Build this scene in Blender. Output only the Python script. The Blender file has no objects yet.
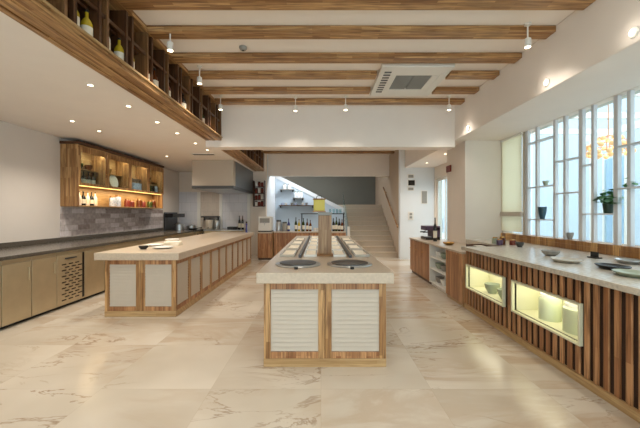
import bpy, bmesh, math, random
from mathutils import Vector, Matrix
random.seed(7)
scene = bpy.context.scene
COL = scene.collection

# ------------------------------------------------------------------ camera, world, exposure
F_PX, VPX, VPY = 330.0, 321.0, 213.0
cam_d = bpy.data.cameras.new('camera'); cam = bpy.data.objects.new('camera', cam_d); COL.objects.link(cam)
cam_d.sensor_width = 36.0; cam_d.sensor_fit = 'HORIZONTAL'; cam_d.lens = 36.0 * F_PX / 640.0
cam_d.shift_x = -(VPX - 320.0) / 640.0; cam_d.shift_y = (VPY - 214.0) / 640.0
cam_d.clip_start = 0.05
cam.location = (0, 0, 1.44); cam.rotation_euler = (math.radians(90), 0, 0)
scene.camera = cam
w = bpy.data.worlds.new('sky'); scene.world = w; w.use_nodes = True
bg = w.node_tree.nodes['Background']; bg.inputs['Color'].default_value = (0.91, 0.93, 1.0, 1); bg.inputs['Strength'].default_value = 3.0
scene.view_settings.view_transform = 'Standard'; scene.view_settings.look = 'None'
scene.view_settings.gamma = 1.0; scene.view_settings.use_curve_mapping = False
scene.view_settings.exposure = 0.5
scene.cycles.use_denoising = True
scene.cycles.max_bounces = 10; scene.cycles.diffuse_bounces = 5; scene.cycles.sample_clamp_indirect = 6.0
scene.cycles.caustics_reflective = False; scene.cycles.caustics_refractive = False
WARM = (1.0, 0.90, 0.77)
SPOT_W = 0.78

# ------------------------------------------------------------------ helpers
def lin(c):
    return tuple(((v / 255.0) / 12.92 if v / 255.0 <= 0.04045 else ((v / 255.0 + 0.055) / 1.055) ** 2.4) for v in c) + (1.0,)

def new_mat(name):
    m = bpy.data.materials.new(name); m.use_nodes = True
    return m, m.node_tree.nodes, m.node_tree.links, m.node_tree.nodes['Principled BSDF']

def plain(name, rgb, rough=0.5, metal=0.0, noise=0.0, nscale=8.0, bump=0.0):
    m, N, L, p = new_mat(name)
    p.inputs['Base Color'].default_value = lin(rgb); p.inputs['Roughness'].default_value = rough; p.inputs['Metallic'].default_value = metal
    if noise or bump:
        tc = N.new('ShaderNodeTexCoord'); nz = N.new('ShaderNodeTexNoise'); nz.inputs['Scale'].default_value = nscale; nz.inputs['Detail'].default_value = 5
        L.new(tc.outputs['Object'], nz.inputs['Vector'])
        if noise:
            r = N.new('ShaderNodeValToRGB'); c = lin(rgb)
            r.color_ramp.elements[0].position = 0.3; r.color_ramp.elements[1].position = 0.7
            r.color_ramp.elements[0].color = tuple(v * (1 - noise) for v in c[:3]) + (1,)
            r.color_ramp.elements[1].color = tuple(min(1, v * (1 + noise)) for v in c[:3]) + (1,)
            L.new(nz.outputs['Fac'], r.inputs['Fac']); L.new(r.outputs['Color'], p.inputs['Base Color'])
        if bump:
            b = N.new('ShaderNodeBump'); b.inputs['Strength'].default_value = bump; b.inputs['Distance'].default_value = 0.01
            L.new(nz.outputs['Fac'], b.inputs['Height']); L.new(b.outputs['Normal'], p.inputs['Normal'])
    return m

def emit(name, rgb, strength):
    m, N, L, p = new_mat(name)
    p.inputs['Base Color'].default_value = lin(rgb); p.inputs['Emission Color'].default_value = lin(rgb); p.inputs['Emission Strength'].default_value = strength
    return m

def wood(name, axis, c1, c2, c3, stave=(0.55, 0.034), rough=0.42):
    m, N, L, p = new_mat(name)
    tc = N.new('ShaderNodeTexCoord'); sp = N.new('ShaderNodeSeparateXYZ'); L.new(tc.outputs['Object'], sp.inputs[0])
    oi = N.new('ShaderNodeObjectInfo')
    a = 'XYZ'.index(axis); o = [i for i in range(3) if i != a]
    ad = N.new('ShaderNodeMath'); ad.operation = 'ADD'; L.new(sp.outputs[o[0]], ad.inputs[0]); L.new(sp.outputs[o[1]], ad.inputs[1])
    mu = N.new('ShaderNodeMath'); mu.operation = 'MULTIPLY'; mu.inputs[1].default_value = 17.3; L.new(oi.outputs['Random'], mu.inputs[0])
    au = N.new('ShaderNodeMath'); au.operation = 'ADD'; L.new(sp.outputs[a], au.inputs[0]); L.new(mu.outputs[0], au.inputs[1])
    cb = N.new('ShaderNodeCombineXYZ'); L.new(au.outputs[0], cb.inputs[0]); L.new(ad.outputs[0], cb.inputs[1])
    br = N.new('ShaderNodeTexBrick'); br.inputs['Scale'].default_value = 1.0; br.inputs['Brick Width'].default_value = stave[0]; br.inputs['Row Height'].default_value = stave[1]
    br.inputs['Mortar Size'].default_value = 0.0; br.offset = 0.37; br.inputs['Color1'].default_value = lin(c1); br.inputs['Color2'].default_value = lin(c2)
    L.new(cb.outputs[0], br.inputs['Vector'])
    mp = N.new('ShaderNodeMapping'); mp.inputs['Scale'].default_value = (3.0, 55.0, 1.0); L.new(cb.outputs[0], mp.inputs['Vector'])
    nz = N.new('ShaderNodeTexNoise'); nz.inputs['Scale'].default_value = 1.0; nz.inputs['Detail'].default_value = 4; nz.inputs['Distortion'].default_value = 0.6
    L.new(mp.outputs[0], nz.inputs['Vector'])
    rp = N.new('ShaderNodeValToRGB'); rp.color_ramp.elements[0].position = 0.42; rp.color_ramp.elements[1].position = 0.66
    rp.color_ramp.elements[0].color = (0, 0, 0, 1); rp.color_ramp.elements[1].color = (0.75, 0.75, 0.75, 1); L.new(nz.outputs['Fac'], rp.inputs['Fac'])
    mx = N.new('ShaderNodeMixRGB'); mx.inputs['Color2'].default_value = lin(c3)
    L.new(rp.outputs['Color'], mx.inputs['Fac']); L.new(br.outputs['Color'], mx.inputs['Color1']); L.new(mx.outputs[0], p.inputs['Base Color'])
    p.inputs['Roughness'].default_value = rough
    return m

def marble_floor():
    m, N, L, p = new_mat('marble_tiles')
    tc = N.new('ShaderNodeTexCoord')
    dv = N.new('ShaderNodeVectorMath'); dv.operation = 'DIVIDE'; dv.inputs[1].default_value = (0.9, 0.9, 1.0); L.new(tc.outputs['Object'], dv.inputs[0])
    fl = N.new('ShaderNodeVectorMath'); fl.operation = 'FLOOR'; L.new(dv.outputs[0], fl.inputs[0])
    wn = N.new('ShaderNodeTexWhiteNoise'); wn.noise_dimensions = '2D'; L.new(fl.outputs[0], wn.inputs['Vector'])
    sc = N.new('ShaderNodeVectorMath'); sc.operation = 'SCALE'; sc.inputs['Scale'].default_value = 23.0; L.new(wn.outputs['Color'], sc.inputs[0])
    ad = N.new('ShaderNodeVectorMath'); ad.operation = 'ADD'; L.new(tc.outputs['Object'], ad.inputs[0]); L.new(sc.outputs[0], ad.inputs[1])
    mp = N.new('ShaderNodeMapping'); mp.inputs['Rotation'].default_value = (0, 0, math.radians(32)); mp.inputs['Scale'].default_value = (0.75, 2.2, 1); L.new(ad.outputs[0], mp.inputs['Vector'])
    def ridge(scale, width, dist):
        nz = N.new('ShaderNodeTexNoise'); nz.inputs['Scale'].default_value = scale; nz.inputs['Detail'].default_value = 7; nz.inputs['Roughness'].default_value = 0.58; nz.inputs['Distortion'].default_value = dist
        L.new(mp.outputs[0], nz.inputs['Vector'])
        s = N.new('ShaderNodeMath'); s.operation = 'SUBTRACT'; s.inputs[1].default_value = 0.5; L.new(nz.outputs['Fac'], s.inputs[0])
        b = N.new('ShaderNodeMath'); b.operation = 'ABSOLUTE'; L.new(s.outputs[0], b.inputs[0])
        r = N.new('ShaderNodeMapRange'); r.inputs['From Min'].default_value = 0.0; r.inputs['From Max'].default_value = width; r.inputs['To Min'].default_value = 1; r.inputs['To Max'].default_value = 0
        r.interpolation_type = 'SMOOTHSTEP'
        L.new(b.outputs[0], r.inputs['Value']); return r
    def mask(scale, lo, hi):
        nz = N.new('ShaderNodeTexNoise'); nz.inputs['Scale'].default_value = scale; nz.inputs['Detail'].default_value = 2; L.new(ad.outputs[0], nz.inputs['Vector'])
        r = N.new('ShaderNodeMapRange'); r.inputs['From Min'].default_value = lo; r.inputs['From Max'].default_value = hi; L.new(nz.outputs['Fac'], r.inputs['Value']); return r
    def mul(a, b):
        q = N.new('ShaderNodeMath'); q.operation = 'MULTIPLY'; L.new(a.outputs[0], q.inputs[0]); L.new(b.outputs[0], q.inputs[1]); return q
    thin = mul(ridge(1.1, 0.018, 1.3), mask(0.9, 0.47, 0.62))
    wide = mul(ridge(0.7, 0.10, 0.8), mask(0.6, 0.42, 0.68))
    base = N.new('ShaderNodeTexNoise'); base.inputs['Scale'].default_value = 0.8; base.inputs['Detail'].default_value = 3; L.new(ad.outputs[0], base.inputs['Vector'])
    r0 = N.new('ShaderNodeValToRGB'); r0.color_ramp.elements[0].position = 0.35; r0.color_ramp.elements[1].position = 0.65
    r0.color_ramp.elements[0].color = lin((194, 182, 165)); r0.color_ramp.elements[1].color = lin((214, 204, 189)); L.new(base.outputs['Fac'], r0.inputs['Fac'])
    m1 = N.new('ShaderNodeMixRGB'); m1.inputs['Color2'].default_value = lin((178, 152, 124)); f1 = N.new('ShaderNodeMath'); f1.operation = 'MULTIPLY'; f1.inputs[1].default_value = 0.75
    L.new(wide.outputs[0], f1.inputs[0]); L.new(f1.outputs[0], m1.inputs['Fac']); L.new(r0.outputs[0], m1.inputs['Color1'])
    m2 = N.new('ShaderNodeMixRGB'); m2.inputs['Color2'].default_value = lin((136, 104, 72)); f2 = N.new('ShaderNodeMath'); f2.operation = 'MULTIPLY'; f2.inputs[1].default_value = 0.7
    L.new(thin.outputs[0], f2.inputs[0]); L.new(f2.outputs[0], m2.inputs['Fac']); L.new(m1.outputs[0], m2.inputs['Color1'])
    bk = N.new('ShaderNodeTexBrick'); bk.offset = 0.0; bk.inputs['Scale'].default_value = 1; bk.inputs['Brick Width'].default_value = 0.9; bk.inputs['Row Height'].default_value = 0.9
    bk.inputs['Mortar Size'].default_value = 0.002; bk.inputs['Color1'].default_value = (0, 0, 0, 1); bk.inputs['Color2'].default_value = (0, 0, 0, 1); bk.inputs['Mortar'].default_value = (0.5, 0.5, 0.5, 1)
    L.new(tc.outputs['Object'], bk.inputs['Vector'])
    m3 = N.new('ShaderNodeMixRGB'); m3.inputs['Color2'].default_value = lin((180, 165, 145)); L.new(bk.outputs['Color'], m3.inputs['Fac']); L.new(m2.outputs[0], m3.inputs['Color1'])
    L.new(m3.outputs[0], p.inputs['Base Color']); p.inputs['Roughness'].default_value = 0.2
    return m

def brick_mat(name, c1, c2, mort, bw, rh, axes, rough=0.6, ms=0.006, mott=0.55):
    m, N, L, p = new_mat(name)
    tc = N.new('ShaderNodeTexCoord'); sp = N.new('ShaderNodeSeparateXYZ'); L.new(tc.outputs['Object'], sp.inputs[0])
    cb = N.new('ShaderNodeCombineXYZ'); L.new(sp.outputs[axes[0]], cb.inputs[0]); L.new(sp.outputs[axes[1]], cb.inputs[1])
    br = N.new('ShaderNodeTexBrick'); br.inputs['Scale'].default_value = 1; br.inputs['Brick Width'].default_value = bw; br.inputs['Row Height'].default_value = rh
    br.inputs['Mortar Size'].default_value = ms; br.inputs['Color1'].default_value = lin(c1); br.inputs['Color2'].default_value = lin(c2); br.inputs['Mortar'].default_value = lin(mort)
    L.new(cb.outputs[0], br.inputs['Vector'])
    nz = N.new('ShaderNodeTexNoise'); nz.inputs['Scale'].default_value = 14; nz.inputs['Detail'].default_value = 5; L.new(cb.outputs[0], nz.inputs['Vector'])
    mx = N.new('ShaderNodeMixRGB'); mx.blend_type = 'OVERLAY'; mx.inputs['Fac'].default_value = mott; L.new(br.outputs['Color'], mx.inputs['Color1']); L.new(nz.outputs['Fac'], mx.inputs['Color2'])
    L.new(mx.outputs[0], p.inputs['Base Color']); p.inputs['Roughness'].default_value = rough
    b = N.new('ShaderNodeBump'); b.inputs['Strength'].default_value = 0.4; b.inputs['Distance'].default_value = 0.01; b.invert = True
    L.new(br.outputs['Fac'], b.inputs['Height']); L.new(b.outputs['Normal'], p.inputs['Normal'])
    return m

def glass_mat(name, tint=(235, 245, 245), gloss=0.08):
    m, N, L, p = new_mat(name); N.remove(p)
    out = N['Material Output']; t = N.new('ShaderNodeBsdfTransparent'); t.inputs['Color'].default_value = lin(tint)
    g = N.new('ShaderNodeBsdfGlossy'); g.inputs['Roughness'].default_value = 0.03; mx = N.new('ShaderNodeMixShader')
    lw = N.new('ShaderNodeLayerWeight'); lw.inputs['Blend'].default_value = 0.5
    pw = N.new('ShaderNodeMath'); pw.operation = 'POWER'; pw.inputs[1].default_value = 4.0; L.new(lw.outputs['Facing'], pw.inputs[0])
    fr = N.new('ShaderNodeMath'); fr.operation = 'MULTIPLY_ADD'; fr.inputs[1].default_value = 0.4; fr.inputs[2].default_value = 0.03; L.new(pw.outputs[0], fr.inputs[0])
    L.new(fr.outputs[0], mx.inputs[0]); L.new(t.outputs[0], mx.inputs[1]); L.new(g.outputs[0], mx.inputs[2]); L.new(mx.outputs[0], out.inputs[0])
    return m

WC = ((204, 162, 110), (142, 98, 54), (98, 62, 32))
M = {}
for ax in 'XYZ':
    M['oak' + ax] = wood('oak_grain_' + ax.lower(), ax, *WC)
    M['slat' + ax] = wood('slat_wood_' + ax.lower(), ax, (206, 156, 108), (146, 94, 56), (108, 68, 38), stave=(2.0, 0.047))
M['sillwood'] = wood('sill_staves', 'Z', (220, 174, 112), (146, 98, 50), (112, 72, 36), stave=(3.0, 0.11))
M['pale_oakX'] = wood('pale_oak_x', 'X', (196, 164, 118), (178, 144, 98), (156, 120, 78))
M['pale_oakY'] = wood('pale_oak_y', 'Y', (196, 164, 118), (178, 144, 98), (156, 120, 78))
M['postwood'] = wood('weathered_post', 'Z', (176, 142, 104), (150, 114, 78), (122, 90, 60))
M['midZ'] = wood('mid_brown_z', 'Z', (142, 104, 68), (118, 82, 50), (92, 62, 36))
M['walnutZ'] = wood('walnut_z', 'Z', (96, 62, 36), (78, 48, 28), (56, 34, 20))
M['walnutY'] = wood('walnut_y', 'Y', (96, 62, 36), (78, 48, 28), (56, 34, 20))
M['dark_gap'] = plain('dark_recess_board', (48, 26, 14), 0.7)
M['floor'] = marble_floor()
M['ceil'] = plain('ceiling_paint', (240, 232, 224), 0.85, noise=0.015, nscale=3)
M['wall'] = plain('wall_paint_beige', (228, 218, 206), 0.85, noise=0.02, nscale=2)
M['wallgrey'] = plain('wall_paint_grey', (212, 204, 196), 0.85, noise=0.02, nscale=2)
M['coolwall'] = plain('wall_paint_cool_white', (226, 231, 235), 0.8, noise=0.02, nscale=2)
M['bluegrey'] = plain('wall_paint_blue_grey', (184, 197, 208), 0.8, noise=0.02, nscale=2)
M['tan'] = plain('wall_paint_tan', (186, 166, 144), 0.85, noise=0.02, nscale=2)
M['olive'] = plain('wall_paint_olive_grey', (112, 112, 104), 0.85, noise=0.03, nscale=2)
M['whitepaint'] = plain('white_satin_paint', (232, 230, 224), 0.45)
M['greywhite'] = plain('pale_grey_satin_paint', (208, 210, 212), 0.45)
M['louvre'] = plain('louvre_cream_paint', (194, 182, 166), 0.5, noise=0.02)
M['stone'] = plain('speckled_beige_stone', (196, 180, 160), 0.28, noise=0.08, nscale=40)
M['stonegrey'] = plain('speckled_grey_stone', (204, 196, 182), 0.22, noise=0.16, nscale=36)
M['darkstone'] = plain('dark_granite', (88, 82, 74), 0.2, noise=0.25, nscale=70)
M['steel'] = plain('brushed_steel', (192, 174, 142), 0.33, 0.5, noise=0.06, nscale=5)
M['steelc'] = plain('cool_steel', (186, 188, 188), 0.3, 0.9, noise=0.05, nscale=5)
M['hoodside'] = plain('blue_grey_steel', (128, 136, 142), 0.35, 0.6)
M['hood'] = plain('warm_grey_sheet', (186, 174, 158), 0.4, 0.3)
M['steeld'] = plain('dark_steel', (92, 92, 92), 0.35, 0.8)
M['black'] = plain('black_gloss', (22, 22, 24), 0.25)
M['matteblack'] = plain('matt_black', (30, 28, 27), 0.6)
M['plastic'] = plain('white_plastic', (228, 226, 220), 0.4)
M['greyplastic'] = plain('grey_plastic', (150, 148, 142), 0.45)
M['china'] = plain('white_china', (238, 236, 230), 0.2)
M['chinablue'] = plain('blue_white_china', (176, 188, 214), 0.2, noise=0.35, nscale=30)
M['traygrey'] = plain('warm_grey_china', (192, 186, 174), 0.25)
M['chinagreen'] = plain('sage_china', (158, 168, 148), 0.25)
M['green_glass'] = plain('green_bottle_glass', (52, 66, 24), 0.12)
M['oil'] = plain('golden_oil_glass', (196, 170, 44), 0.12)
M['amber'] = plain('amber_bottle_glass', (92, 44, 18), 0.15)
M['blueglass'] = plain('blue_bottle_glass', (70, 72, 132), 0.15)
M['red'] = plain('dark_red_tin', (116, 44, 30), 0.35)
M['brass'] = plain('brass', (196, 150, 84), 0.3, 0.9)
M['rosegold'] = plain('rose_gold', (208, 150, 108), 0.3, 0.8)
M['leaf'] = plain('plant_leaf', (38, 104, 34), 0.5, noise=0.3, nscale=20)
M['greenpot'] = plain('dark_green_pot', (26, 54, 36), 0.4)
M['teal'] = plain('dark_teal_glaze', (34, 66, 78), 0.35)
M['plum'] = plain('plum_enamel', (78, 58, 84), 0.4)
M['yellow'] = plain('yellow_lacquer', (206, 188, 74), 0.4)
M['cloth'] = plain('white_linen', (236, 228, 210), 0.8, noise=0.05, nscale=20, bump=0.3)
M['splash'] = brick_mat('weathered_brick', (216, 208, 210), (148, 134, 130), (176, 168, 162), 0.34, 0.11, (1, 2))
M['tile'] = brick_mat('pale_blue_tiles', (224, 222, 226), (216, 216, 222), (198, 198, 202), 0.3, 0.3, (0, 2), rough=0.25, ms=0.004, mott=0.12)
M['tileb'] = brick_mat('beige_tiles', (206, 194, 182), (200, 188, 176), (186, 176, 166), 0.3, 0.3, (0, 2), rough=0.25, ms=0.004, mott=0.12)
M['glass'] = glass_mat('clear_glass')
M['bluepane'] = glass_mat('blue_tinted_glass', (228, 240, 248))
M['lamp'] = emit('lamp_warm', (255, 232, 196), 9.0)
M['fillcool'] = emit('fill_glow_cool', (236, 244, 255), 5.0)
M['led'] = emit('led_amber', (255, 206, 120), 2.0)
M['ledgreen'] = emit('led_pale', (250, 246, 210), 1.0)
M['globe'] = emit('amber_globe', (248, 196, 140), 0.35)
M['frost'] = plain('pale_green_frosted_glass', (206, 214, 184), 0.25)
M['niche'] = plain('niche_cream', (226, 224, 194), 0.5)
M['blind'] = plain('cream_blind', (250, 246, 232), 0.7)
bt = M['blind'].node_tree; tr_ = bt.nodes.new('ShaderNodeBsdfTranslucent'); tr_.inputs['Color'].default_value = lin((253, 249, 234)); ms_ = bt.nodes.new('ShaderNodeMixShader'); ms_.inputs[0].default_value = 0.75
bt.links.new(bt.nodes['Principled BSDF'].outputs[0], ms_.inputs[1]); bt.links.new(tr_.outputs[0], ms_.inputs[2]); bt.links.new(ms_.outputs[0], bt.nodes['Material Output'].inputs[0])
M['paving'] = plain('outdoor_paving', (206, 204, 198), 0.7, noise=0.08, nscale=3)
M['outwall'] = plain('outdoor_render', (176, 190, 202), 0.8)

class MB:
    """collects shapes, built as one mesh"""
    def __init__(s): s.bm = bmesh.new()
    def box(s, x0, x1, y0, y1, z0, z1):
        v = [s.bm.verts.new(p) for p in ((x0,y0,z0),(x1,y0,z0),(x1,y1,z0),(x0,y1,z0),(x0,y0,z1),(x1,y0,z1),(x1,y1,z1),(x0,y1,z1))]
        for f in ((3,2,1,0),(4,5,6,7),(0,1,5,4),(1,2,6,5),(2,3,7,6),(3,0,4,7)): s.bm.faces.new([v[i] for i in f])
        return s
    def prism(s, pts, d):
        """closed polygon (3d points) extruded by vector d"""
        a = [s.bm.verts.new(p) for p in pts]; b = [s.bm.verts.new(Vector(p) + Vector(d)) for p in pts]; n = len(a)
        s.bm.faces.new(a[::-1]); s.bm.faces.new(b)
        for i in range(n): s.bm.faces.new((a[i], a[(i+1) % n], b[(i+1) % n], b[i]))
        return s
    def lathe(s, prof, c=(0,0,0), seg=20, sx=1.0, sy=1.0):
        rings = []
        for r, z in prof:
            if r < 1e-5: rings.append([s.bm.verts.new((c[0], c[1], c[2]+z))])
            else: rings.append([s.bm.verts.new((c[0]+r*sx*math.cos(2*math.pi*k/seg), c[1]+r*sy*math.sin(2*math.pi*k/seg), c[2]+z)) for k in range(seg)])
        for A, B in zip(rings, rings[1:]):
            for k in range(seg):
                k2 = (k+1) % seg
                if len(A) == 1 and len(B) == 1: continue
                if len(A) == 1: f = (A[0], B[k2], B[k])
                elif len(B) == 1: f = (A[k], A[k2], B[0])
                else: f = (A[k], A[k2], B[k2], B[k])
                s.bm.faces.new(f).smooth = True
        if len(rings[0]) > 1: s.bm.faces.new(rings[0][::-1])
        if len(rings[-1]) > 1: s.bm.faces.new(rings[-1])
        return s
    def tube(s, pts, r, seg=10):
        pts = [Vector(p) for p in pts]; rings = []
        for i, p in enumerate(pts):
            t = ((pts[min(i+1, len(pts)-1)] - pts[max(i-1, 0)])).normalized()
            u = t.cross(Vector((0,0,1)));
            if u.length < 1e-3: u = t.cross(Vector((1,0,0)))
            u.normalize(); v = t.cross(u)
            rings.append([s.bm.verts.new(p + r*(math.cos(2*math.pi*k/seg)*u + math.sin(2*math.pi*k/seg)*v)) for k in range(seg)])
        for A, B in zip(rings, rings[1:]):
            for k in range(seg): s.bm.faces.new((A[k], A[(k+1) % seg], B[(k+1) % seg], B[k])).smooth = True
        s.bm.faces.new(rings[0][::-1]); s.bm.faces.new(rings[-1])
        return s
    def ball(s, c, r, u=12, v=8):
        prof = [(r*math.sin(math.pi*i/v), -r*math.cos(math.pi*i/v)) for i in range(v+1)]; prof[0] = (0, -r); prof[-1] = (0, r)
        return s.lathe(prof, c, u)
    def leaf(s, base, tip, wdt, droop=0.0):
        b = Vector(base); t = Vector(tip); d = t - b; side = d.cross(Vector((0,0,1)))
        if side.length < 1e-4: side = Vector((1,0,0))
        side.normalize(); up = side.cross(d).normalized()
        c = b + d*0.5 + up*0.15*wdt
        vs = [s.bm.verts.new(p) for p in (b, b+d*0.35+side*wdt*0.5, b+d*0.7+side*wdt*0.35, t, b+d*0.7-side*wdt*0.35, b+d*0.35-side*wdt*0.5)]
        cv = s.bm.verts.new(c - up*0.2*wdt)
        for i in range(6): s.bm.faces.new((vs[i], vs[(i+1) % 6], cv)).smooth = True
        return s
    def build(s, name, mat, parent=None, bevel=0.0, loc=None):
        bmesh.ops.recalc_face_normals(s.bm, faces=s.bm.faces)
        me = bpy.data.meshes.new(name)
        if loc is not None: bmesh.ops.translate(s.bm, verts=s.bm.verts, vec=(-loc[0], -loc[1], -loc[2]))
        s.bm.to_mesh(me); s.bm.free(); me.materials.append(mat)
        me.set_sharp_from_angle(angle=math.radians(42))
        o = bpy.data.objects.new(name, me); COL.objects.link(o)
        if parent is not None: o.parent = parent
        elif loc is not None: o.location = loc
        if bevel:
            b = o.modifiers.new('bevel', 'BEVEL'); b.width = bevel; b.segments = 2; b.limit_method = 'ANGLE'; b.harden_normals = False
        return o

def tag(o, label, cat, group=None, kind=None):
    o['label'] = label; o['category'] = cat
    if group: o['group'] = group
    if kind: o['kind'] = kind
    return o
def thing(name, label, cat, loc=(0,0,0), rz=0.0, group=None):
    o = bpy.data.objects.new(name, None); COL.objects.link(o); o.empty_display_size = 0.1
    o.location = loc; o.rotation_euler = (0, 0, rz)
    return tag(o, label, cat, group)
def struct(name, mb, mat, bevel=0.0):
    o = mb.build(name, mat, None, bevel); o['kind'] = 'structure'; return o
def dup(r, loc, label=None, rz=None):
    n = r.copy(); COL.objects.link(n); n.location = loc
    if rz is not None: n.rotation_euler = (0, 0, rz)
    if label: n['label'] = label
    for ch in list(r.children):
        c = ch.copy(); COL.objects.link(c); c.parent = n
        for g in list(ch.children):
            d = g.copy(); COL.objects.link(d); d.parent = c
    return n
def light(name, kind, energy, color, loc, parent=None, rot=(0,0,0), size=0.05, spot=None, sizey=None, blend=0.6):
    d = bpy.data.lights.new(name, kind); d.energy = energy; d.color = color
    if kind == 'AREA':
        d.size = size
        if sizey: d.shape = 'RECTANGLE'; d.size_y = sizey
    else: d.shadow_soft_size = size
    if kind == 'SPOT': d.spot_size = math.radians(spot or 100); d.spot_blend = blend
    o = bpy.data.objects.new(name, d); COL.objects.link(o); o.location = loc; o.rotation_euler = rot
    if parent is not None: o.parent = parent
    return o
ORD = ['first','second','third','fourth','fifth','sixth','seventh','eighth','ninth','tenth','eleventh','twelfth','thirteenth','fourteenth','fifteenth','sixteenth','seventeenth','eighteenth','nineteenth','twentieth']

# ------------------------------------------------------------------ large structure
XL, XR = -4.9, 3.54            # left wall, window wall
ZC, ZL, ZR = 3.53, 2.857, 2.857 # main ceiling, lower ceiling over the kitchen, soffit over the right counter
XB, XQ = -1.94, 2.62
XS = -2.25                     # kitchen side of the left bulkhead           # left bulkhead, right bulkhead
Y1, Y2, YK, YS = 6.45, 11.9, 11.4, 13.7
YF = -3.2
struct('floor', MB().box(-5.2, 3.9, YF-0.3, 15.4, -0.12, 0), M['floor'])
struct('ceiling', MB().box(-5.2, 3.9, YF-0.3, 15.4, ZC, ZC+0.15), M['ceil'])
struct('ceiling_kitchen', MB().box(XL, XS, YF, YK, ZL, ZL+0.12), M['ceil'])
struct('wall_left', MB().box(XL-0.2, XL, YF, YK+0.2, 0, ZC), M['wallgrey'])
struct('wall_kitchen', MB().box(XL, -1.9, YK, YK+0.2, 0, ZC), M['wall'])
struct('wall_corner', MB().box(-2.1, -1.9, YK+0.2, YS, 0, ZC), M['coolwall'])
struct('ceiling_bulkhead', MB().box(XS, XQ, Y1, Y1+0.3, 2.73, ZC), M['ceil'])
struct('ceiling_bulkhead_back', MB().box(-1.9, XQ, Y2, Y2+0.25, 2.78, ZC), M['ceil'])
struct('ceiling_soffit', MB().box(XQ, XR, YF, 10.3, ZR, ZC), M['ceil'], 0.012)
struct('wall_pier', MB().box(2.82, XR, Y1, 7.38, 0, ZR), M['wall'])
# window wall with its opening, then the door opening further back
struct('wall_right', MB().box(XR, XR+0.22, YF, -2.8, 0, ZC).box(XR, XR+0.22, -2.8, 0.3, 0, 0.4).box(XR, XR+0.22, -2.8, 0.3, ZR, ZC).box(XR, XR+0.22, 0.3, 0.6, 0, ZC).box(XR, XR+0.22, 0.6, 6.45, 0, 1.0).box(XR, XR+0.22, 0.6, 6.45, ZR, ZC)
       .box(XR, XR+0.22, 6.45, 8.95, 0, ZC).box(XR, XR+0.22, 8.95, 10.25, 2.5, ZC).box(XR, XR+0.22, 10.25, 10.5, 0, ZC), M['wall'])
struct('wall_beside_stairs', MB().box(2.47, XR, 10.3, 10.5, 0, ZC), M['coolwall'])
struct('wall_stairs', MB().box(2.47, 2.67, 10.5, 15.2, 0, ZC), M['tan'])
struct('wall_back', MB().box(-2.1, 2.67, 15.0, 15.2, 0, ZC), M['olive'])
# wall behind the viewer, its wide glazing added as soft daylight fill
struct('wall_front', MB().box(XL, XR, YF-0.2, YF, 0, 0.15).box(XL, XR, YF-0.2, YF, 3.1, ZC).box(XL, -4.3, YF-0.2, YF, 0.15, 3.1).box(3.2, XR, YF-0.2, YF, 0.15, 3.1), M['wall'])
fill_win = struct('fill_window_front', MB().box(-4.3, 3.2, YF-0.12, YF-0.1, 0.15, 3.1), M['glass'])
MB_f = MB()
for x in (-4.3, -2.8, -1.3, 0.2, 1.7, 3.14): MB_f.box(x, x+0.06, YF-0.16, YF-0.06, 0.15, 3.1)
MB_f.build('window_frame', M['whitepaint'], fill_win)
struct('fill_window_side', MB().box(XR+0.1, XR+0.11, -2.8, 0.3, 0.4, ZR), M['glass'])  # unseen side glazing, added so more daylight reaches the ceiling
# window sill timber strip and the ledge it stands on
struct('trim_1', MB().box(XR-0.03, XR+0.24, 0.6, 6.45, 1.0, 1.055).box(XR-0.03, XR, 0.6, 6.45, 0.93, 1.0), M['sillwood'], 0.004)

# ---- under-stair wall with sloping top, staircase, second flight
def stair_z(x): return 1.47 + (0.95 - x) * 0.50
struct('wall_under_stairs', MB().prism([(-1.89, YS, 0), (0.93, YS, 0), (0.93, YS, stair_z(0.93)), (-1.89, YS, stair_z(-1.89))], (0, 0.12, 0)), M['bluegrey'])
st = thing('staircase', 'pale stone staircase climbing straight back between walls to a landing', 'stairs', (1.7, 10.7, 0))
n = 11; run = 3.0 / n; rise = 1.78 / n
for i in range(n):
    y0 = 10.7 + i*run
    MB().box(0.95, 2.465, y0, 13.7, i*rise, (i+1)*rise - 0.03).build('riser', M['louvre'], st, loc=st.location)
    MB().box(0.95, 2.465, y0-0.025, y0+run, (i+1)*rise - 0.03, (i+1)*rise).build('tread', M['stone'], st, loc=st.location, bevel=0.005)
MB().box(0.25, 2.465, YS+0.13, 14.995, 1.6, 1.78).build('landing', M['stone'], st, loc=st.location)
pts = [(0.93, YS+0.13, 1.55)]; x, z = 0.25, 1.78
fl = MB(); 
for i in range(7):
    x1 = x - 0.3; z1 = z + 0.16; fl.box(x1, x, YS+0.13, 14.99, z1-0.3, z1); x, z = x1, z1
fl.build('upper_flight', M['louvre'], st, loc=st.location)
MB().prism([(0.95, YS-0.02, stair_z(0.95)), (0.95, YS-0.02, stair_z(0.95)+0.17), (-1.89, YS-0.02, stair_z(-1.89)+0.17), (-1.89, YS-0.02, stair_z(-1.89))], (0, 0.145, 0)).build('stringer', M['greywhite'], st, loc=st.location)
MB().box(0.86, 0.945, 10.72, 10.8, 0, 1.0).build('newel_post', M['whitepaint'], st, loc=st.location)
MB().prism([(0.9, 10.8, 0.15), (0.9, 13.6, 1.75), (0.9, 13.6, 2.3), (0.9, 10.8, 0.98)], (0.015, 0, 0)).build('glass_balustrade', M['glass'], st, loc=st.location)
hr = tag(MB().tube([(2.40, 10.35, 1.0), (2.40, 12.7, 2.42)], 0.025).tube([(2.40, 10.5, 1.09), (2.475, 10.5, 1.06)], 0.012).tube([(2.40, 12.4, 2.24), (2.475, 12.4, 2.2)], 0.012)
    .build('handrail', M['oakY']), 'sloping wooden handrail fixed to the beige wall beside the stairs', 'handrail')

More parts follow.
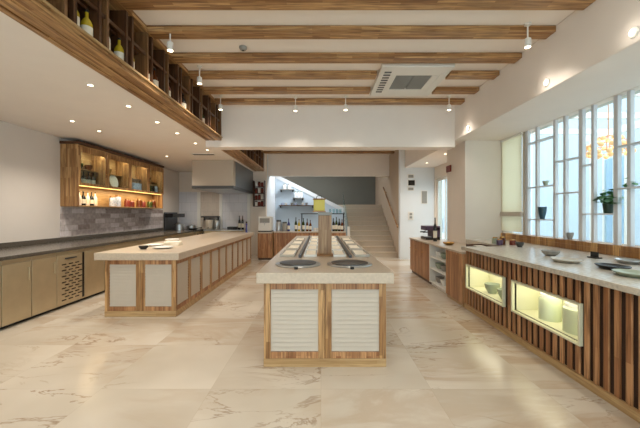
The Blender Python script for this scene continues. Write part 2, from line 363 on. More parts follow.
# ---- left bulkhead: timber fascia with open bottle shelf above, two bays
def bulkhead(y0, y1, label):
    t = thing('bulkhead_shelf', label, 'shelf', (XB-0.2, (y0+y1)/2, ZL), group='timber bulkheads over the kitchen edge')
    L = t.location
    q = MB(); ww = (XB-XS)/5
    for k in range(5): q.box(XS+k*ww+0.003, XS+(k+1)*ww-0.003, y0, y1, ZL-0.004+(0.006 if k % 2 else 0), ZL+0.02)
    q.box(XS, XB, y0, y1, ZL+0.012, ZL+0.022).build('soffit_boards', M['oakY'], t, 0.002, L)
    MB().box(XB-0.04, XB, y0, y1, ZL+0.0225, ZL+0.045).build('fascia_board', M['oakY'], t, 0.003, L)
    MB().box(XB-0.04, XB+0.02, y0, y1, ZL+0.0455, ZL+0.068).build('ledge', M['pale_oakY'], t, 0.003, L)
    MB().box(XS+0.02, XB-0.041, y0, y1, ZL+0.0455, ZL+0.068).build('shelf_board', M['walnutY'], t, 0.002, L)
    MB().box(XS+0.02, XB-0.12, y0, y1, 3.225, 3.25).build('shelf_board', M['walnutY'], t, 0.002, L)
    MB().box(XB-0.05, XB-0.03, y0, y1, 3.215, 3.25).build('rail', M['walnutY'], t, 0.002, L)
    MB().box(XS+0.02, XB, y0, y1, 3.48, ZC).build('top_rail', M['oakY'], t, 0.003, L)
    MB().box(XS, XS+0.02, y0, y1, ZL+0.0225, ZC).build('back_board', M['walnutZ'], t, 0, L)
    y = y0 + 0.02; k = 0
    while y < y1 - 0.05:
        MB().box(XS+0.02, XB-0.02, y, y+0.035, ZL+0.0685, 3.48).build('upright', M['walnutZ'] if k % 3 else M['midZ'], t, 0.002, L)
        y += (0.30, 0.10)[k % 2]; k += 1
    MB().box(XS+0.02, XB-0.005, y1-0.035, y1, ZL+0.0685, 3.48).build('upright', M['midZ'], t, 0.002, L)
    return t
bulkhead(0.6, Y1-0.005, 'timber bulkhead with open bottle shelves between kitchen ceiling and main ceiling')
bulkhead(Y1+0.305, 11.2, 'timber slatted bulkhead behind the white ceiling drop, beyond the extractor hood')
struct('ceiling_front_drop', MB().box(XS, XB, YF, 0.595, ZL, ZC), M['ceil'])
struct('ceiling_back_drop', MB().box(XS, -1.9, 11.205, YK, ZL, ZC), M['ceil'])

# ------------------------------------------------------------------ ceiling beams
BX0, BX1 = XB+0.0, XQ-0.005
def beam(x0, x1, yf, label, z0=3.46):
    o = MB().box(x0, x1, yf-0.17, yf, z0, ZC-0.001).build('ceiling_beam', M['oakX'], None, 0.004, ((x0+x1)/2, yf-0.085, z0))
    return tag(o, label, 'beam', 'timber ceiling beams')
ys = [3.29, 3.84, 4.46, 5.00, 5.62, 6.17]
names = ['first timber ceiling beam, at the top edge of the picture', 'second timber ceiling beam from the top of the picture', 'third timber ceiling beam, running just before the air conditioner', None, None,
         'timber ceiling beam next to the white ceiling drop, behind the air conditioner']
for y, nm in zip(ys, names):
    if nm: beam(XB+0.005, BX1, y, nm)
beam(XB+0.005, 0.82, 5.00, 'long piece of beam ending at the air conditioner beside its near half')
beam(1.885, BX1, 5.00, 'short beam piece between air conditioner and window side, nearer of two')
beam(XB+0.005, 0.82, 5.62, 'long piece of beam ending at the air conditioner beside its far half')
beam(1.885, BX1, 5.62, 'short beam piece between air conditioner and window side, farther of two')
for k, y in enumerate((7.6, 8.5, 9.4, 10.3, 11.28)):
    beam(XB+0.005, BX1, y, 'timber beam in the back ceiling bay, visible under the white drop' if k == 4 else 'timber beam hidden up in the back ceiling bay')
for o in [o for o in bpy.data.objects if o.get('label') == 'timber beam hidden up in the back ceiling bay']:
    bpy.data.objects.remove(o)

# ------------------------------------------------------------------ air conditioner
ac = thing('air_conditioner', 'white square cassette air conditioner set among the ceiling beams', 'air conditioner', (1.34, 5.15, 3.465)); L = ac.location
x0, x1, y0, y1, z = 0.845, 1.86, 4.57, 5.73, 3.465
a = MB(); a.box(x0, x1, y0, y0+0.30, z, z+0.05).box(x0, x1, y1-0.30, y1, z, z+0.05).box(x0, x0+0.27, y0+0.3, y1-0.3, z, z+0.05).box(x1-0.22, x1, y0+0.3, y1-0.3, z, z+0.05).box(x0+0.03, x1-0.03, y0+0.03, y1-0.03, z+0.045, ZC-0.001)
a.build('panel', M['plastic'], ac, 0.01, L)
for gx0, gx1 in ((x0+0.27, 1.365), (1.385, x1-0.22)):
    g = MB().box(gx0, gx1, y0+0.3, y1-0.3, z+0.03, z+0.045)
    k = y0+0.31
    while k < y1-0.31: g.box(gx0, gx1, k, k+0.012, z+0.005, z+0.03); k += 0.032
    g.build('intake_grille', M['greyplastic'], ac, 0, L)
for k in range(9): MB().box(x0+0.07, x0+0.17, y0+0.16+k*0.095, y0+0.20+k*0.095, z-0.006, z).build('outlet_louvre', M['steeld'], ac, 0, L)
for xx in (x1-0.12,): MB().box(xx, xx+0.06, y0+0.2, y1-0.2, z-0.006, z).build('outlet_louvre', M['plastic'], ac, 0.002, L)

# ------------------------------------------------------------------ lamps
def downlight(x, y, z, label, watts, group, proto=[None], spot=130):
    t = thing('downlight', label, 'lamp', (x, y, z), 0, group)
    if proto[0] is None:
        MB().lathe([(0.027, -0.001), (0.027, -0.006), (0.042, -0.006), (0.042, 0.0)], seg=20).build('trim_ring', M['whitepaint'], t)
        MB().lathe([(0, -0.003), (0.026, -0.003), (0.026, -0.001)], seg=16).build('lens', M['lamp'], t)
        proto[0] = t
    else:
        for c in proto[0].children:
            if c.type == 'MESH': d = c.copy(); COL.objects.link(d); d.parent = t
    light('bulb', 'SPOT', watts, WARM, (0, 0, -0.03), t, size=0.05, spot=spot, blend=0.8)
    return t
for k, y in enumerate((1.6, 3.65, 4.37, 5.14, 5.85, 6.7, 7.4)):
    downlight(-2.55, y, ZL, 'recessed downlight beside the timber bulkhead, %s in its row counting backwards' % ORD[k], 26*SPOT_W, 'downlights beside the bulkhead')
for k, y in enumerate((2.2, 5.08, 5.70, 8.2, 10.0)):
    downlight(-3.83, y, ZL, 'recessed downlight over the kitchen aisle, %s in its row counting backwards' % ORD[k], 60*SPOT_W, 'downlights over the kitchen aisle')
for k, y in enumerate((7.9, 9.3)):
    downlight(2.98, y, ZR, 'recessed downlight in the soffit before the glass door, ' + ('nearer one' if k == 0 else 'farther one'), 60*SPOT_W, 'downlights by the glass door')
def spotlight(x, y, z, label, watts, tilt=(0, 0)):
    t = thing('spotlight', label, 'lamp', (x, y, z), 0, 'ceiling spotlights')
    MB().lathe([(0.03, 0.0), (0.034, 0.01), (0.034, 0.09), (0.02, 0.10)], seg=18).build('housing', M['whitepaint'], t)
    MB().lathe([(0, -0.002), (0.029, -0.002), (0.03, 0.0)], seg=16).build('lens', M['lamp'], t)
    MB().tube([(0, 0, 0.10), (0, 0, ZC - z - 0.02)], 0.008).build('stem', M['whitepaint'], t)
    MB().lathe([(0.035, ZC-z-0.02), (0.035, ZC-z-0.0005)], seg=18).build('ceiling_rose', M['whitepaint'], t)
    light('bulb', 'SPOT', watts, WARM, (0, 0, -0.04), t, rot=(tilt[0], tilt[1], 0), size=0.05, spot=120, blend=0.8)
    return t
SPW = 60*SPOT_W
for x, y, lb in ((-1.70, 3.72, 'small white ceiling spotlight by the timber bulkhead, between second and third beams'), (-1.73, 4.70, 'small white spotlight by the timber bulkhead, next to the fourth beam'),
                 (-1.79, 5.88, 'small white spotlight by the timber bulkhead, next to the last beam'), (-0.46, 5.95, 'white ceiling spotlight hanging before the ceiling drop, above the central island'),
                 (0.44, 5.9, 'white ceiling spotlight hanging before the ceiling drop, close to the air conditioner'), (2.29, 5.90, 'small white spotlight by the window side, at the end of the last beam'),
                 (2.28, 3.64, 'small white spotlight by the window side, between second and third beams')):
    spotlight(x, y, 3.28 if y > 4 else 3.27, lb, SPW*(0.4 if x < -1 or x > 2 else 0.45))
for x, y, lb in ((-1.72, 1.2, 'white spotlight above the viewer by the bulkhead'), (2.31, 1.2, 'white spotlight above the viewer by the window side'), (0.3, 1.4, 'white spotlight above the viewer over the floor')):
    spotlight(x, y, 3.28, lb, SPW)
def wall_spot(y, label):
    t = thing('wall_spotlight', label, 'lamp', (XQ, y, 2.95), 0, 'small lamps along the window bulkhead')
    MB().lathe([(0.045, 0), (0.045, 0.012), (0.03, 0.02)], seg=18).build('housing', M['whitepaint'], t).rotation_euler = (0, math.radians(-90), 0)
    MB().lathe([(0, 0.024), (0.028, 0.02), (0.03, 0.018)][::-1], seg=16).build('lens', M['lamp'], t).rotation_euler = (0, math.radians(-90), 0)
    light('bulb', 'POINT', 0.35, WARM, (-0.10, 0, 0.0), t, size=0.03)
for k, y in enumerate((2.76, 3.82, 5.85)):
    wall_spot(y, 'small round lamp glowing low on the window-side bulkhead, %s counting backwards' % ORD[k])
# unseen cool ceiling panel, added to give the stair hall its pale daylight
def fill_panel(x, y, z, sx, sy, watts, label, col=(0.88, 0.95, 1.0)):
    t = thing('added_fill_panel', label, 'lamp', (x, y, z))
    MB().box(-sx/2, sx/2, -sy/2, sy/2, -0.03, 0).build('frame', M['whitepaint'], t)
    MB().box(-sx/2+0.02, sx/2-0.02, -sy/2+0.02, sy/2-0.02, -0.034, -0.03).build('diffuser', M['fillcool'], t)
    light('bulb', 'AREA', watts, col, (0, 0, -0.06), t, size=sx, sizey=sy)
fill_panel(-0.6, 12.9, ZC-0.001, 1.2, 0.4, 34, 'unseen cool fill panel added above the passage before the stairs')
for k, (x, y) in enumerate(((-1.0, 8.0), (1.2, 8.0), (-0.6, 9.8), (1.4, 9.8))):
    downlight(x, y, ZC-0.001, 'recessed downlight in the back ceiling bay, %s of four' % ORD[k], 60*SPOT_W, 'downlights in the back bay')
sd = thing('smoke_detector', 'small round smoke detector on the ceiling between second and third beams', 'smoke detector', (-0.98, 4.15, ZC-0.001))
MB().lathe([(0.05, -0.0), (0.05, -0.02), (0.035, -0.04), (0, -0.045)], seg=20).build('housing', M['greyplastic'], sd)
MB().lathe([(0.012, -0.044), (0.012, -0.05), (0, -0.05)], seg=12).build('sensor', M['matteblack'], sd)
vt = thing('air_vent', 'dark slot air vent in the kitchen ceiling before the extractor hood', 'vent', (-2.82, 7.93, ZL))
MB().box(-0.28, 0.28, -0.09, 0.09, -0.012, 0).build('frame', M['whitepaint'], vt, 0.003)
MB().box(-0.25, 0.25, -0.05, 0.06, -0.016, -0.012).build('slot', M['matteblack'], vt)

# ------------------------------------------------------------------ islands
def louvre_mesh(wd, ht):
    m = MB(); nn = max(6, int(ht / 0.04)); p = ht / nn
    m.box(-wd/2, wd/2, 0.0, 0.012, 0, ht)
    for i in range(nn):
        z = i*p
        m.prism([(-wd/2, 0, z+0.002), (-wd/2, -0.009, z+0.004), (-wd/2, -0.008, z+0.012), (-wd/2, 0, z+p-0.001)], (wd, 0, 0))
    bmesh.ops.recalc_face_normals(m.bm, faces=m.bm.faces)
    me = bpy.data.meshes.new('louvre_panel'); m.bm.to_mesh(me); m.bm.free(); me.materials.append(M['louvre']); return me
def island(name, label, x0, x1, y0, y1, nx, ny, ztop):
    cx, cy = (x0+x1)/2, (y0+y1)/2
    t = thing(name, label, 'counter', (cx, cy, 0)); L = t.location
    s = 0.062; zb, zt = 0.14, ztop-0.065
    MB().box(x0+0.02, x1-0.02, y0+0.02, y1-0.02, 0.08, ztop-0.002).build('carcass', M['oakZ'], t, 0, L)
    MB().box(x0-0.004, x1+0.004, y0-0.004, y1+0.004, 0, 0.078).build('plinth', M['pale_oakX'], t, 0.004, L)
    rails = MB()
    for za, zz in ((0.08, zb), (zt, ztop-0.002)):
        rails.box(x0, x1, y0, y0+0.02, za, zz).box(x0, x1, y1-0.02, y1, za, zz).box(x1-0.02, x1, y0+0.02, y1-0.02, za, zz).box(x0, x0+0.02, y0+0.02, y1-0.02, za, zz)
    rails.build('frame_rails', M['slatZ'], t, 0.002, L)
    wx = (x1-x0)/nx; wy = (y1-y0)/ny; g = 0.002
    for i in range(nx+1):
        xx = x0 + i*wx
        for (a, b) in (((xx-s, xx-g), (xx+g, xx+s)) if 0 < i < nx else ((xx, xx+s),) if i == 0 else ((xx-s, xx),)):
            for c, d in ((y0-0.002, y0+0.02), (y1-0.02, y1+0.002)): MB().box(a, b, c, d, 0.079, ztop-0.003).build('stile', M['oakZ'], t, 0.002, L)
    for i in range(ny+1):
        yy = y0 + i*wy; q = 0.045
        for (a, b) in (((yy-q, yy-g), (yy+g, yy+q)) if 0 < i < ny else ((yy+0.0005, yy+q),) if i == 0 else ((yy-q, yy-0.0005),)):
            for c, d in ((x1-0.02, x1+0.002), (x0-0.002, x0+0.02)): MB().box(c, d, a, b, 0.079, ztop-0.003).build('stile', M['oakZ'], t, 0.002, L)
    mf = louvre_mesh(wx-2*s, zt-zb); ms = louvre_mesh(wy-0.09, zt-zb)
    def put(me, x, y, rz):
        o = bpy.data.objects.new('louvre_panel', me); COL.objects.link(o); o.parent = t; o.location = (x-cx, y-cy, zb); o.rotation_euler = (0, 0, rz)
    for i in range(nx):
        put(mf, x0+wx*(i+0.5), y0+0.016, 0); put(mf, x0+wx*(i+0.5), y1-0.016, math.pi)
    for i in range(ny):
        put(ms, x1-0.016, y0+wy*(i+0.5), math.pi/2); put(ms, x0+0.016, y0+wy*(i+0.5), -math.pi/2)
    return t
HT = 0.89
island('serving_island', 'wood framed serving island with white louvred panels in the middle of the floor', -0.533, 0.607, 3.086, 7.9, 2, 9, HT-0.10)
tag(MB().box(-0.595, 0.672, 3.03, 7.97, HT-0.10, HT).build('stone_worktop', M['stone'], None, 0.006, (0.04, 5.5, HT-0.10)), 'thick beige stone worktop on the central serving island', 'worktop')
island('kitchen_island', 'long wood framed kitchen island with white louvred panels before the steel cabinets', -3.0, -2.014, 4.58, 9.5, 2, 10, HT-0.10)
tag(MB().box(-3.12, -1.955, 4.53, 9.6, HT-0.10, HT).build('stone_worktop', M['stone'], None, 0.006, (-2.5, 7, HT-0.10)), 'thick beige stone worktop on the long kitchen island', 'worktop')

# ---- things on the central island
def hotplate(x, label):
    t = thing('hot_plate', label, 'hot plate', (x, 3.52, HT), 0, 'round hot plates on the central island')
    MB().lathe([(0, 0), (0.235, 0), (0.24, 0.008), (0.235, 0.016), (0.20, 0.018), (0, 0.018)], seg=40).build('steel_rim', M['steelc'], t)
    MB().lathe([(0.195, 0.018), (0.195, 0.026), (0.17, 0.03), (0, 0.03)], seg=40).build('cooking_surface', M['steeld'], t)
    kn = MB().lathe([(0.02, 0), (0.02, 0.022), (0, 0.024)], (0.0, -0.29, 0), 14); kn.build('knob', M['black'], t)
hotplate(-0.245, 'round steel hot plate on the central island, on the kitchen side')
hotplate(0.305, 'round steel hot plate on the central island, on the window side')
tray_p = None
def tray(x, y, wx, wy, label, mat, z=HT, h=0.03, group='serving trays on the central island', nm='serving_tray'):
    t = thing(nm, label, 'tray', (x, y, z), 0, group)
    a = wx/2; b = wy/2; r = 0.018
    q = MB(); q.box(-a, a, -b, b, 0, 0.008).box(-a, a, -b, -b+r, 0.008, h).box(-a, a, b-r, b, 0.008, h).box(-a, -a+r, -b+r, b-r, 0.008, h).box(a-r, a, -b+r, b-r, 0.008, h)
    q.build('dish', mat, t, 0.004)
    q2 = MB().box(-a+r+0.002, a-r-0.002, -b+r+0.002, b-r-0.002, 0.0085, h*0.6); q2.build('liner', M['cloth'], t, 0.003)
    return t
for side, xi, xo, sd_ in ((-1, -0.135, -0.425, 'kitchen'), (1, 0.235, 0.515, 'window')):
    for k, y in enumerate((4.40, 5.05, 5.72, 6.42, 7.15)):
        tray(xi, y, 0.165, 0.56, 'white serving tray, inner row on the %s side, %s from the hot plate' % (sd_, ORD[k]), M['china'])
    for k, y in enumerate((4.42, 5.17, 5.92, 6.67)):
        tray(xo, y, 0.19, 0.6, 'pale serving tray, outer row on the %s side, %s from the hot plate' % (sd_, ORD[k]), M['traygrey'])
    xr = xi + side*0.125
    tag(MB().box(xr-0.018, xr+0.018, 4.05, 7.6, 0, 0.035).build('tray_rail', M['steeld'], None, 0.003), 'dark metal rail between two rows of trays, %s side' % sd_, 'rail', 'dark rails on the central island').location = (0, 0, HT)
pst = thing('menu_post', 'square wooden post standing in the middle of the serving island', 'post', (0.05, 4.25, HT))
MB().box(-0.105, 0.105, -0.09, 0.09, 0, 0.03).build('base', M['oakX'], pst, 0.004)
MB().box(-0.085, 0.085, -0.06, 0.06, 0.03, 0.52).build('column', M['postwood'], pst, 0.006)
MB().box(-0.09, 0.09, -0.065, 0.065, 0.52, 0.56).build('cap', M['greyplastic'], pst, 0.004)
lan = thing('lantern', 'yellow lantern box on top of the wooden post', 'lantern', (-0.01, 4.25, HT+0.56))
MB().box(-0.095, 0.07, -0.06, 0.06, 0, 0.02).build('base', M['oakX'], lan, 0.003)
MB().box(-0.085, 0.06, -0.05, 0.05, 0.02, 0.16).build('shade', M['yellow'], lan, 0.008)
MB().box(-0.095, 0.07, -0.06, 0.06, 0.16, 0.175).build('lid', M['oakX'], lan, 0.003)
MB().tube([(-0.05, 0, 0.17), (-0.04, 0, 0.21), (0.015, 0, 0.21), (0.025, 0, 0.17)], 0.005).build('handle', M['matteblack'], lan)

# ---- things on the kitchen island
def plate(x, y, z, r, mat, label, group=None, nm='plate', cat='plate'):
    o = MB().lathe([(0, 0), (r*0.6, 0), (r, r*0.13), (r, r*0.16), (r*0.62, 0.012), (0, 0.01)], seg=28).build(nm, mat); o.location = (x, y, z)
    return tag(o, label, cat, group)
def bowl(x, y, z, r, h, mat, label, group=None, nm='bowl', cat='bowl'):
    o = MB().lathe([(0, 0), (r*0.5, 0), (r*0.85, h*0.5), (r, h), (r*0.94, h), (r*0.78, h*0.5), (r*0.4, h*0.15), (0, h*0.12)], seg=26).build(nm, mat); o.location = (x, y, z)
    return tag(o, label, cat, group)
bowl(-2.70, 5.02, HT, 0.07, 0.05, M['matteblack'], 'small black bowl near the front of the kitchen island worktop')
plate(-2.46, 5.15, HT, 0.16, M['china'], 'white plate on the kitchen island worktop nearest its front edge')
plate(-2.80, 5.55, HT, 0.15, M['china'], 'white plate on the kitchen island beside the folded napkins')
for k in range(3):
    o = MB().box(-0.13, 0.13, -0.10, 0.10, 0, 0.022).build('napkin', M['cloth'], None, 0.009); o.location = (-2.52, 5.62, HT + 0.0225*k); o.rotation_euler = (0, 0, 0.12*k)
    tag(o, 'folded white napkin on the kitchen island, %s from the bottom of its pile' % ORD[k], 'napkin', 'folded napkins')
bowl(-2.75, 6.1, HT, 0.13, 0.07, M['china'], 'white serving bowl on the kitchen island behind the plates')

# ------------------------------------------------------------------ steel base cabinets along the left wall
XF = -3.9
yb = [2.3, 2.85, 3.42, 4.03, 4.45, 4.875, 5.45, 5.95, 6.5, 7.05, 7.6, 8.15, 8.7, 9.15, 9.7, 10.2]
for k in range(len(yb)-1):
    y0, y1 = yb[k], yb[k+1]; vent = (k == 5)
    if vent: lb = 'steel undercounter fridge with a slotted vent door among the steel cabinets'
    elif k < 5: lb = 'plain steel base cabinet along the kitchen wall, %s nearer than the slotted fridge' % ['', 'first', 'second', 'third', 'fourth', 'fifth'][5-k]
    else: lb = 'plain steel base cabinet along the kitchen wall, %s beyond the slotted fridge' % ORD[k-6]
    t = thing('fridge' if vent else 'base_cabinet', lb, 'fridge' if vent else 'cabinet', (-4.4, (y0+y1)/2, 0), 0, None if vent else 'steel base cabinets'); L = t.location
    MB().box(XL+0.02, XF-0.022, y0+0.001, y1-0.001, 0.06, 0.858).build('body', M['steel'], t, 0, L)
    MB().box(XL+0.06, XF-0.06, y0+0.001, y1-0.001, 0.0, 0.059).build('toe_kick', M['matteblack'], t, 0, L)
    d = MB().box(XF-0.02, XF, y0+0.006, y1-0.006, 0.045, 0.80).build('door', M['steel'], t, 0.003, L)
    MB().box(XF-0.02, XF-0.004, y0+0.003, y1-0.003, 0.804, 0.857).build('top_rail', M['steel'], t, 0.003, L)
    if vent:
        v = MB(); 
        for r in range(13):
            for c in range(3):
                yy = y0+0.09+c*0.135+(0.06 if r % 2 else 0); v.box(XF-0.001, XF+0.004, yy, yy+0.085, 0.11+r*0.045, 0.125+r*0.045)
        v.build('vent_slots', M['black'], d, 0, L)
        MB().box(XF, XF+0.004, y1-0.06, y1-0.02, 0.07, 0.80).build('dark_seal', M['black'], d, 0, L)
        MB().box(XF, XF+0.02, y0+0.15, y1-0.2, 0.735, 0.755).build('handle', M['steeld'], d, 0.003, L)
    else:
        MB().tube([(XF+0.02, y1-0.06, 0.55), (XF+0.02, y1-0.06, 0.72)], 0.007).tube([(XF, y1-0.06, 0.56), (XF+0.02, y1-0.06, 0.56)], 0.005).tube([(XF, y1-0.06, 0.71), (XF+0.02, y1-0.06, 0.71)], 0.005).build('handle', M['steel'], d, 0, L)
tag(MB().box(XL+0.002, XF+0.03, 2.3, 10.2, 0.86, 0.905).box(XL+0.002, XL+0.022, 2.3, 10.2, 0.905, 0.98).build('granite_worktop', M['darkstone'], None, 0.004, (-4.25, 5.8, 0.86)), 'dark granite worktop on the steel cabinets along the grey wall', 'worktop')
struct('trim_2', MB().box(XL+0.001, XL+0.018, 6.195, 10.2, 0.98, 1.56), M['splash'])
# ---- wall cabinet
CY0, CY1, CXF, CZ0, CZ1, CZM = 6.195, 9.54, -4.567, 1.562, 2.74, 1.97
wc = thing('wall_cabinet', 'wooden wall cabinet with glass doors above a lit open shelf', 'cabinet', (-4.73, 7.87, CZ0)); L = wc.location
for a in (CY0, CY1-0.04): MB().box(XL+0.001, CXF, a, a+0.04, CZ0, CZ1).build('side_panel', M['oakZ'], wc, 0.003, L)
MB().box(XL+0.001, XL+0.015, CY0+0.04, CY1-0.04, CZ0, CZ1).build('back_panel', M['pale_oakY'], wc, 0, L)
MB().box(XL+0.015, CXF, CY0+0.04, CY1-0.04, CZ0, CZ0+0.025).build('bottom_shelf', M['pale_oakY'], wc, 0.002, L)
MB().box(XL+0.015, CXF, CY0+0.04, CY1-0.04, CZM, CZM+0.025).build('middle_shelf', M['oakY'], wc, 0.002, L)
MB().box(XL+0.015, XL+0.17, CY0+0.04, CY1-0.04, 2.30, 2.315).build('upper_shelf', M['oakY'], wc, 0.002, L)
MB().box(XL+0.001, CXF+0.03, CY0-0.02, CY1+0.02, CZ1, 2.795).build('cornice', M['walnutY'], wc, 0.006, L)
MB().box(XL+0.015, CXF, CY0+0.04, CY1-0.04, CZ1-0.03, CZ1-0.0005).build('top_panel', M['oakY'], wc, 0.002, L)
nb = 4; bw = (CY1-CY0)/nb
for i in range(nb):
    a, b = CY0+bw*i, CY0+bw*(i+1)
    if i: MB().box(XL+0.015, CXF-0.021, a-0.012, a+0.012, CZM+0.025, CZ1-0.03).build('divider', M['oakZ'], wc, 0, L)
    a += 0.008 if i else 0.0; b -= 0.008 if i < nb-1 else 0.0
    z0, z1 = CZM+0.0, CZ1-0.03
    f = MB().box(CXF+0.001, CXF+0.02, a, a+0.055, z0, z1).box(CXF+0.001, CXF+0.02, b-0.055, b, z0, z1).box(CXF+0.001, CXF+0.02, a+0.055, b-0.055, z0, z0+0.05).box(CXF+0.001, CXF+0.02, a+0.055, b-0.055, z1-0.10, z1)
    d = f.build('door', M['oakZ'], wc, 0.002, L)
    MB().box(CXF+0.008, CXF+0.012, a+0.055, b-0.055, z0+0.05, z1-0.1).build('pane', M['glass'], d, 0, L)
    MB().ball((CXF+0.03, b-0.03 if i % 2 == 0 else a+0.03, 2.25), 0.012).build('knob', M['brass'], d, 0, L)
MB().box(CXF-0.05, CXF-0.02, CY0+0.06, CY1-0.06, CZM-0.012, CZM-0.0005).build('light_strip', M['led'], wc, 0, L)
MB().box(CXF-0.06, CXF-0.035, CY0+0.06, CY1-0.06, CZ1-0.042, CZ1-0.0305).build('light_strip', M['led'], wc, 0, L)  # upper strip and its area lamp added to brighten shelves behind the glass
light('bulb', 'AREA', 12, (1.0, 0.82, 0.58), (0.09, 0, CZ1-0.05-CZ0), wc, size=0.05, sizey=2.9)
light('bulb', 'AREA', 13, (1.0, 0.76, 0.42), (0.10, 0, CZM-0.02-CZ0), wc, size=0.05, sizey=2.9)
# what stands in the cabinet
def bottle(x, y, z, r, h, mat, label, group, cap='matteblack', nm='bottle'):
    t = thing(nm, label, 'bottle', (x, y, z), 0, group)
    MB().lathe([(0, 0), (r*0.95, 0), (r, h*0.03), (r, h*0.55), (r*0.75, h*0.66), (r*0.32, h*0.76), (r*0.3, h*0.93), (0, h*0.93)], seg=16).build('body', mat, t)
    MB().lathe([(r*0.34, h*0.93), (r*0.36, h), (0, h)], seg=12).build('cap', M[cap], t)
    MB().lathe([(r*1.01, h*0.15), (r*1.015, h*0.16), (r*1.015, h*0.44), (r*1.01, h*0.45)], seg=16).build('paper_label', M['cloth'], t)
    return t
def jar(x, y, z, r, h, mat, label, group, lid='oakZ'):
    t = thing('jar', label, 'jar', (x, y, z), 0, group)
    MB().lathe([(0, 0), (r, 0), (r*1.02, h*0.1), (r*1.02, h*0.75), (r*0.8, h*0.84), (0, h*0.84)], seg=18).build('body', mat, t)
    MB().lathe([(r*0.84, h*0.84), (r*0.84, h), (0, h)], seg=16).build('lid', M[lid], t)
    return t
ZA = CZ0+0.025; ZB = CZM+0.025; XC = -4.72; KY = 1.0645
for k, (y, m_) in enumerate(((6.05, 'cloth'), (6.16, 'black'), (6.27, 'china'), (6.38, 'black'), (6.48, 'china'))):
    bottle(XC, y*KY, ZA, 0.04, 0.28, M[m_ if m_ != 'cloth' else 'china'], '%s bottle in the lit shelf of the wall cabinet, %s from its near end' % ('black' if m_ == 'black' else 'white', ORD[k]), 'bottles on the lit shelf')
for k, (y, m_, lb) in enumerate(((7.02, 'chinablue', 'blue and white jar'), (7.2, 'chinablue', 'tall blue and white jar'), (7.55, 'red', 'dark red jar'), (7.72, 'red', 'small dark red jar'), (8.05, 'amber', 'brown jar'), (8.22, 'red', 'round red jar'), (8.55, 'green_glass', 'green jar'), (8.72, 'amber', 'amber jar'))):
    jar(XC, y*KY, ZA, 0.065, (0.24, 0.27, 0.2, 0.17, 0.22, 0.18, 0.2, 0.23)[k], M[m_], lb + ' on the lit cabinet shelf, %s after the bottles' % ORD[k], 'jars on the lit shelf')
for k, y in enumerate((6.56, 6.7, 6.84)):
    bottle(XC, y, ZB, 0.04, 0.27, M['black'], 'dark bottle behind the first glass door, %s of three' % ORD[k], 'bottles behind glass')
o = plate(XC-0.02, 7.52, ZB+0.16, 0.155, M['china'], 'white round plate standing upright behind the second glass door'); o.rotation_euler = (0, math.radians(80), 0)
box_ = MB().box(-0.08, 0.08, -0.18, 0.18, 0, 0.2).build('storage_box', M['chinablue'], None, 0.006); box_.location = (XC, 8.36, ZB); tag(box_, 'pale blue box behind the third glass door', 'box')
for k, y in enumerate((9.08, 9.23, 9.4)):
    jar(XC, y, ZB, 0.06, 0.24, M[('green_glass', 'black', 'chinablue')[k]], ('green', 'black', 'blue patterned')[k] + ' jar behind the last glass door', 'jars behind glass')
for k, (y, m_) in enumerate(((6.15, 'green_glass'), (6.4, 'amber'), (7.0, 'brass'), (7.7, 'brass'), (8.3, 'green_glass'), (8.6, 'amber'))):
    bowl(XL+0.10, y*KY, 2.3155, 0.075, 0.11, M[m_], ('green', 'brown', 'brass coloured', 'brass coloured', 'green', 'brown')[k] + ' bowl on the top cabinet shelf, %s along' % ORD[k], 'bowls on the top shelf')

# ------------------------------------------------------------------ extractor hood, stove, back kitchen
hd = thing('extractor_hood', 'large boxed steel extractor hood hanging over the kitchen', 'extractor hood', (-2.9, 10.1, 2.1)); L = hd.location
HX0, HX1, HY0, HY1 = -3.45, -2.35, 8.82, 11.34
MB().box(HX0, HX1, HY0, HY1, 2.17, ZL-0.002).build('casing', M['hood'], hd, 0.004, L)
MB().box(HX1, HX1+0.012, HY0+0.25, HY1, 2.17, ZL-0.002).build('side_panel', M['hoodside'], hd, 0.002, L)
MB().box(HX0, HX1+0.015, HY0-0.015, HY1, 2.095, 2.17).build('rim', M['steeld'], hd, 0.003, L)
fl_ = MB()
for k in range(4): fl_.box(HX0+0.08, HX1-0.08, HY0+0.1+k*0.58, HY0+0.62+k*0.58, 2.085, 2.095)
fl_.build('grease_filter', M['steelc'], hd, 0, L)
sv = thing('stove', 'dark topped steel cooking range at the end of the steel cabinets', 'stove', (-4.4, 10.7, 0)); L = sv.location
MB().box(XL+0.02, XF, 10.25, 11.15, 0.06, 0.86).build('body', M['steel'], sv, 0.004, L)
MB().box(XL+0.06, XF-0.05, 10.27, 11.13, 0, 0.059).build('plinth', M['matteblack'], sv, 0, L)
MB().box(XF, XF+0.02, 10.33, 11.07, 0.15, 0.68).build('oven_door', M['steelc'], sv, 0.004, L)
MB().box(XL+0.02, XF+0.02, 10.25, 11.15, 0.86, 0.90).build('hob', M['black'], sv, 0.004, L)
MB().box(XL+0.02, XL+0.05, 10.25, 11.15, 0.90, 1.46).build('splash_back', M['steeld'], sv, 0.003, L)
MB().box(XL+0.05, XL+0.30, 10.25, 11.15, 1.30, 1.42).build('over_shelf', M['black'], sv, 0.003, L)
for k in range(4): MB().lathe([(0.022, 0), (0.02, 0.03), (0, 0.03)], seg=12).build('knob', M['black'], sv).location = (XF+0.0-L.x, 10.42+k*0.19-L.y, 0.77)
for c in sv.children:
    if c.name.startswith('knob'): c.rotation_euler = (0, math.radians(90), 0)
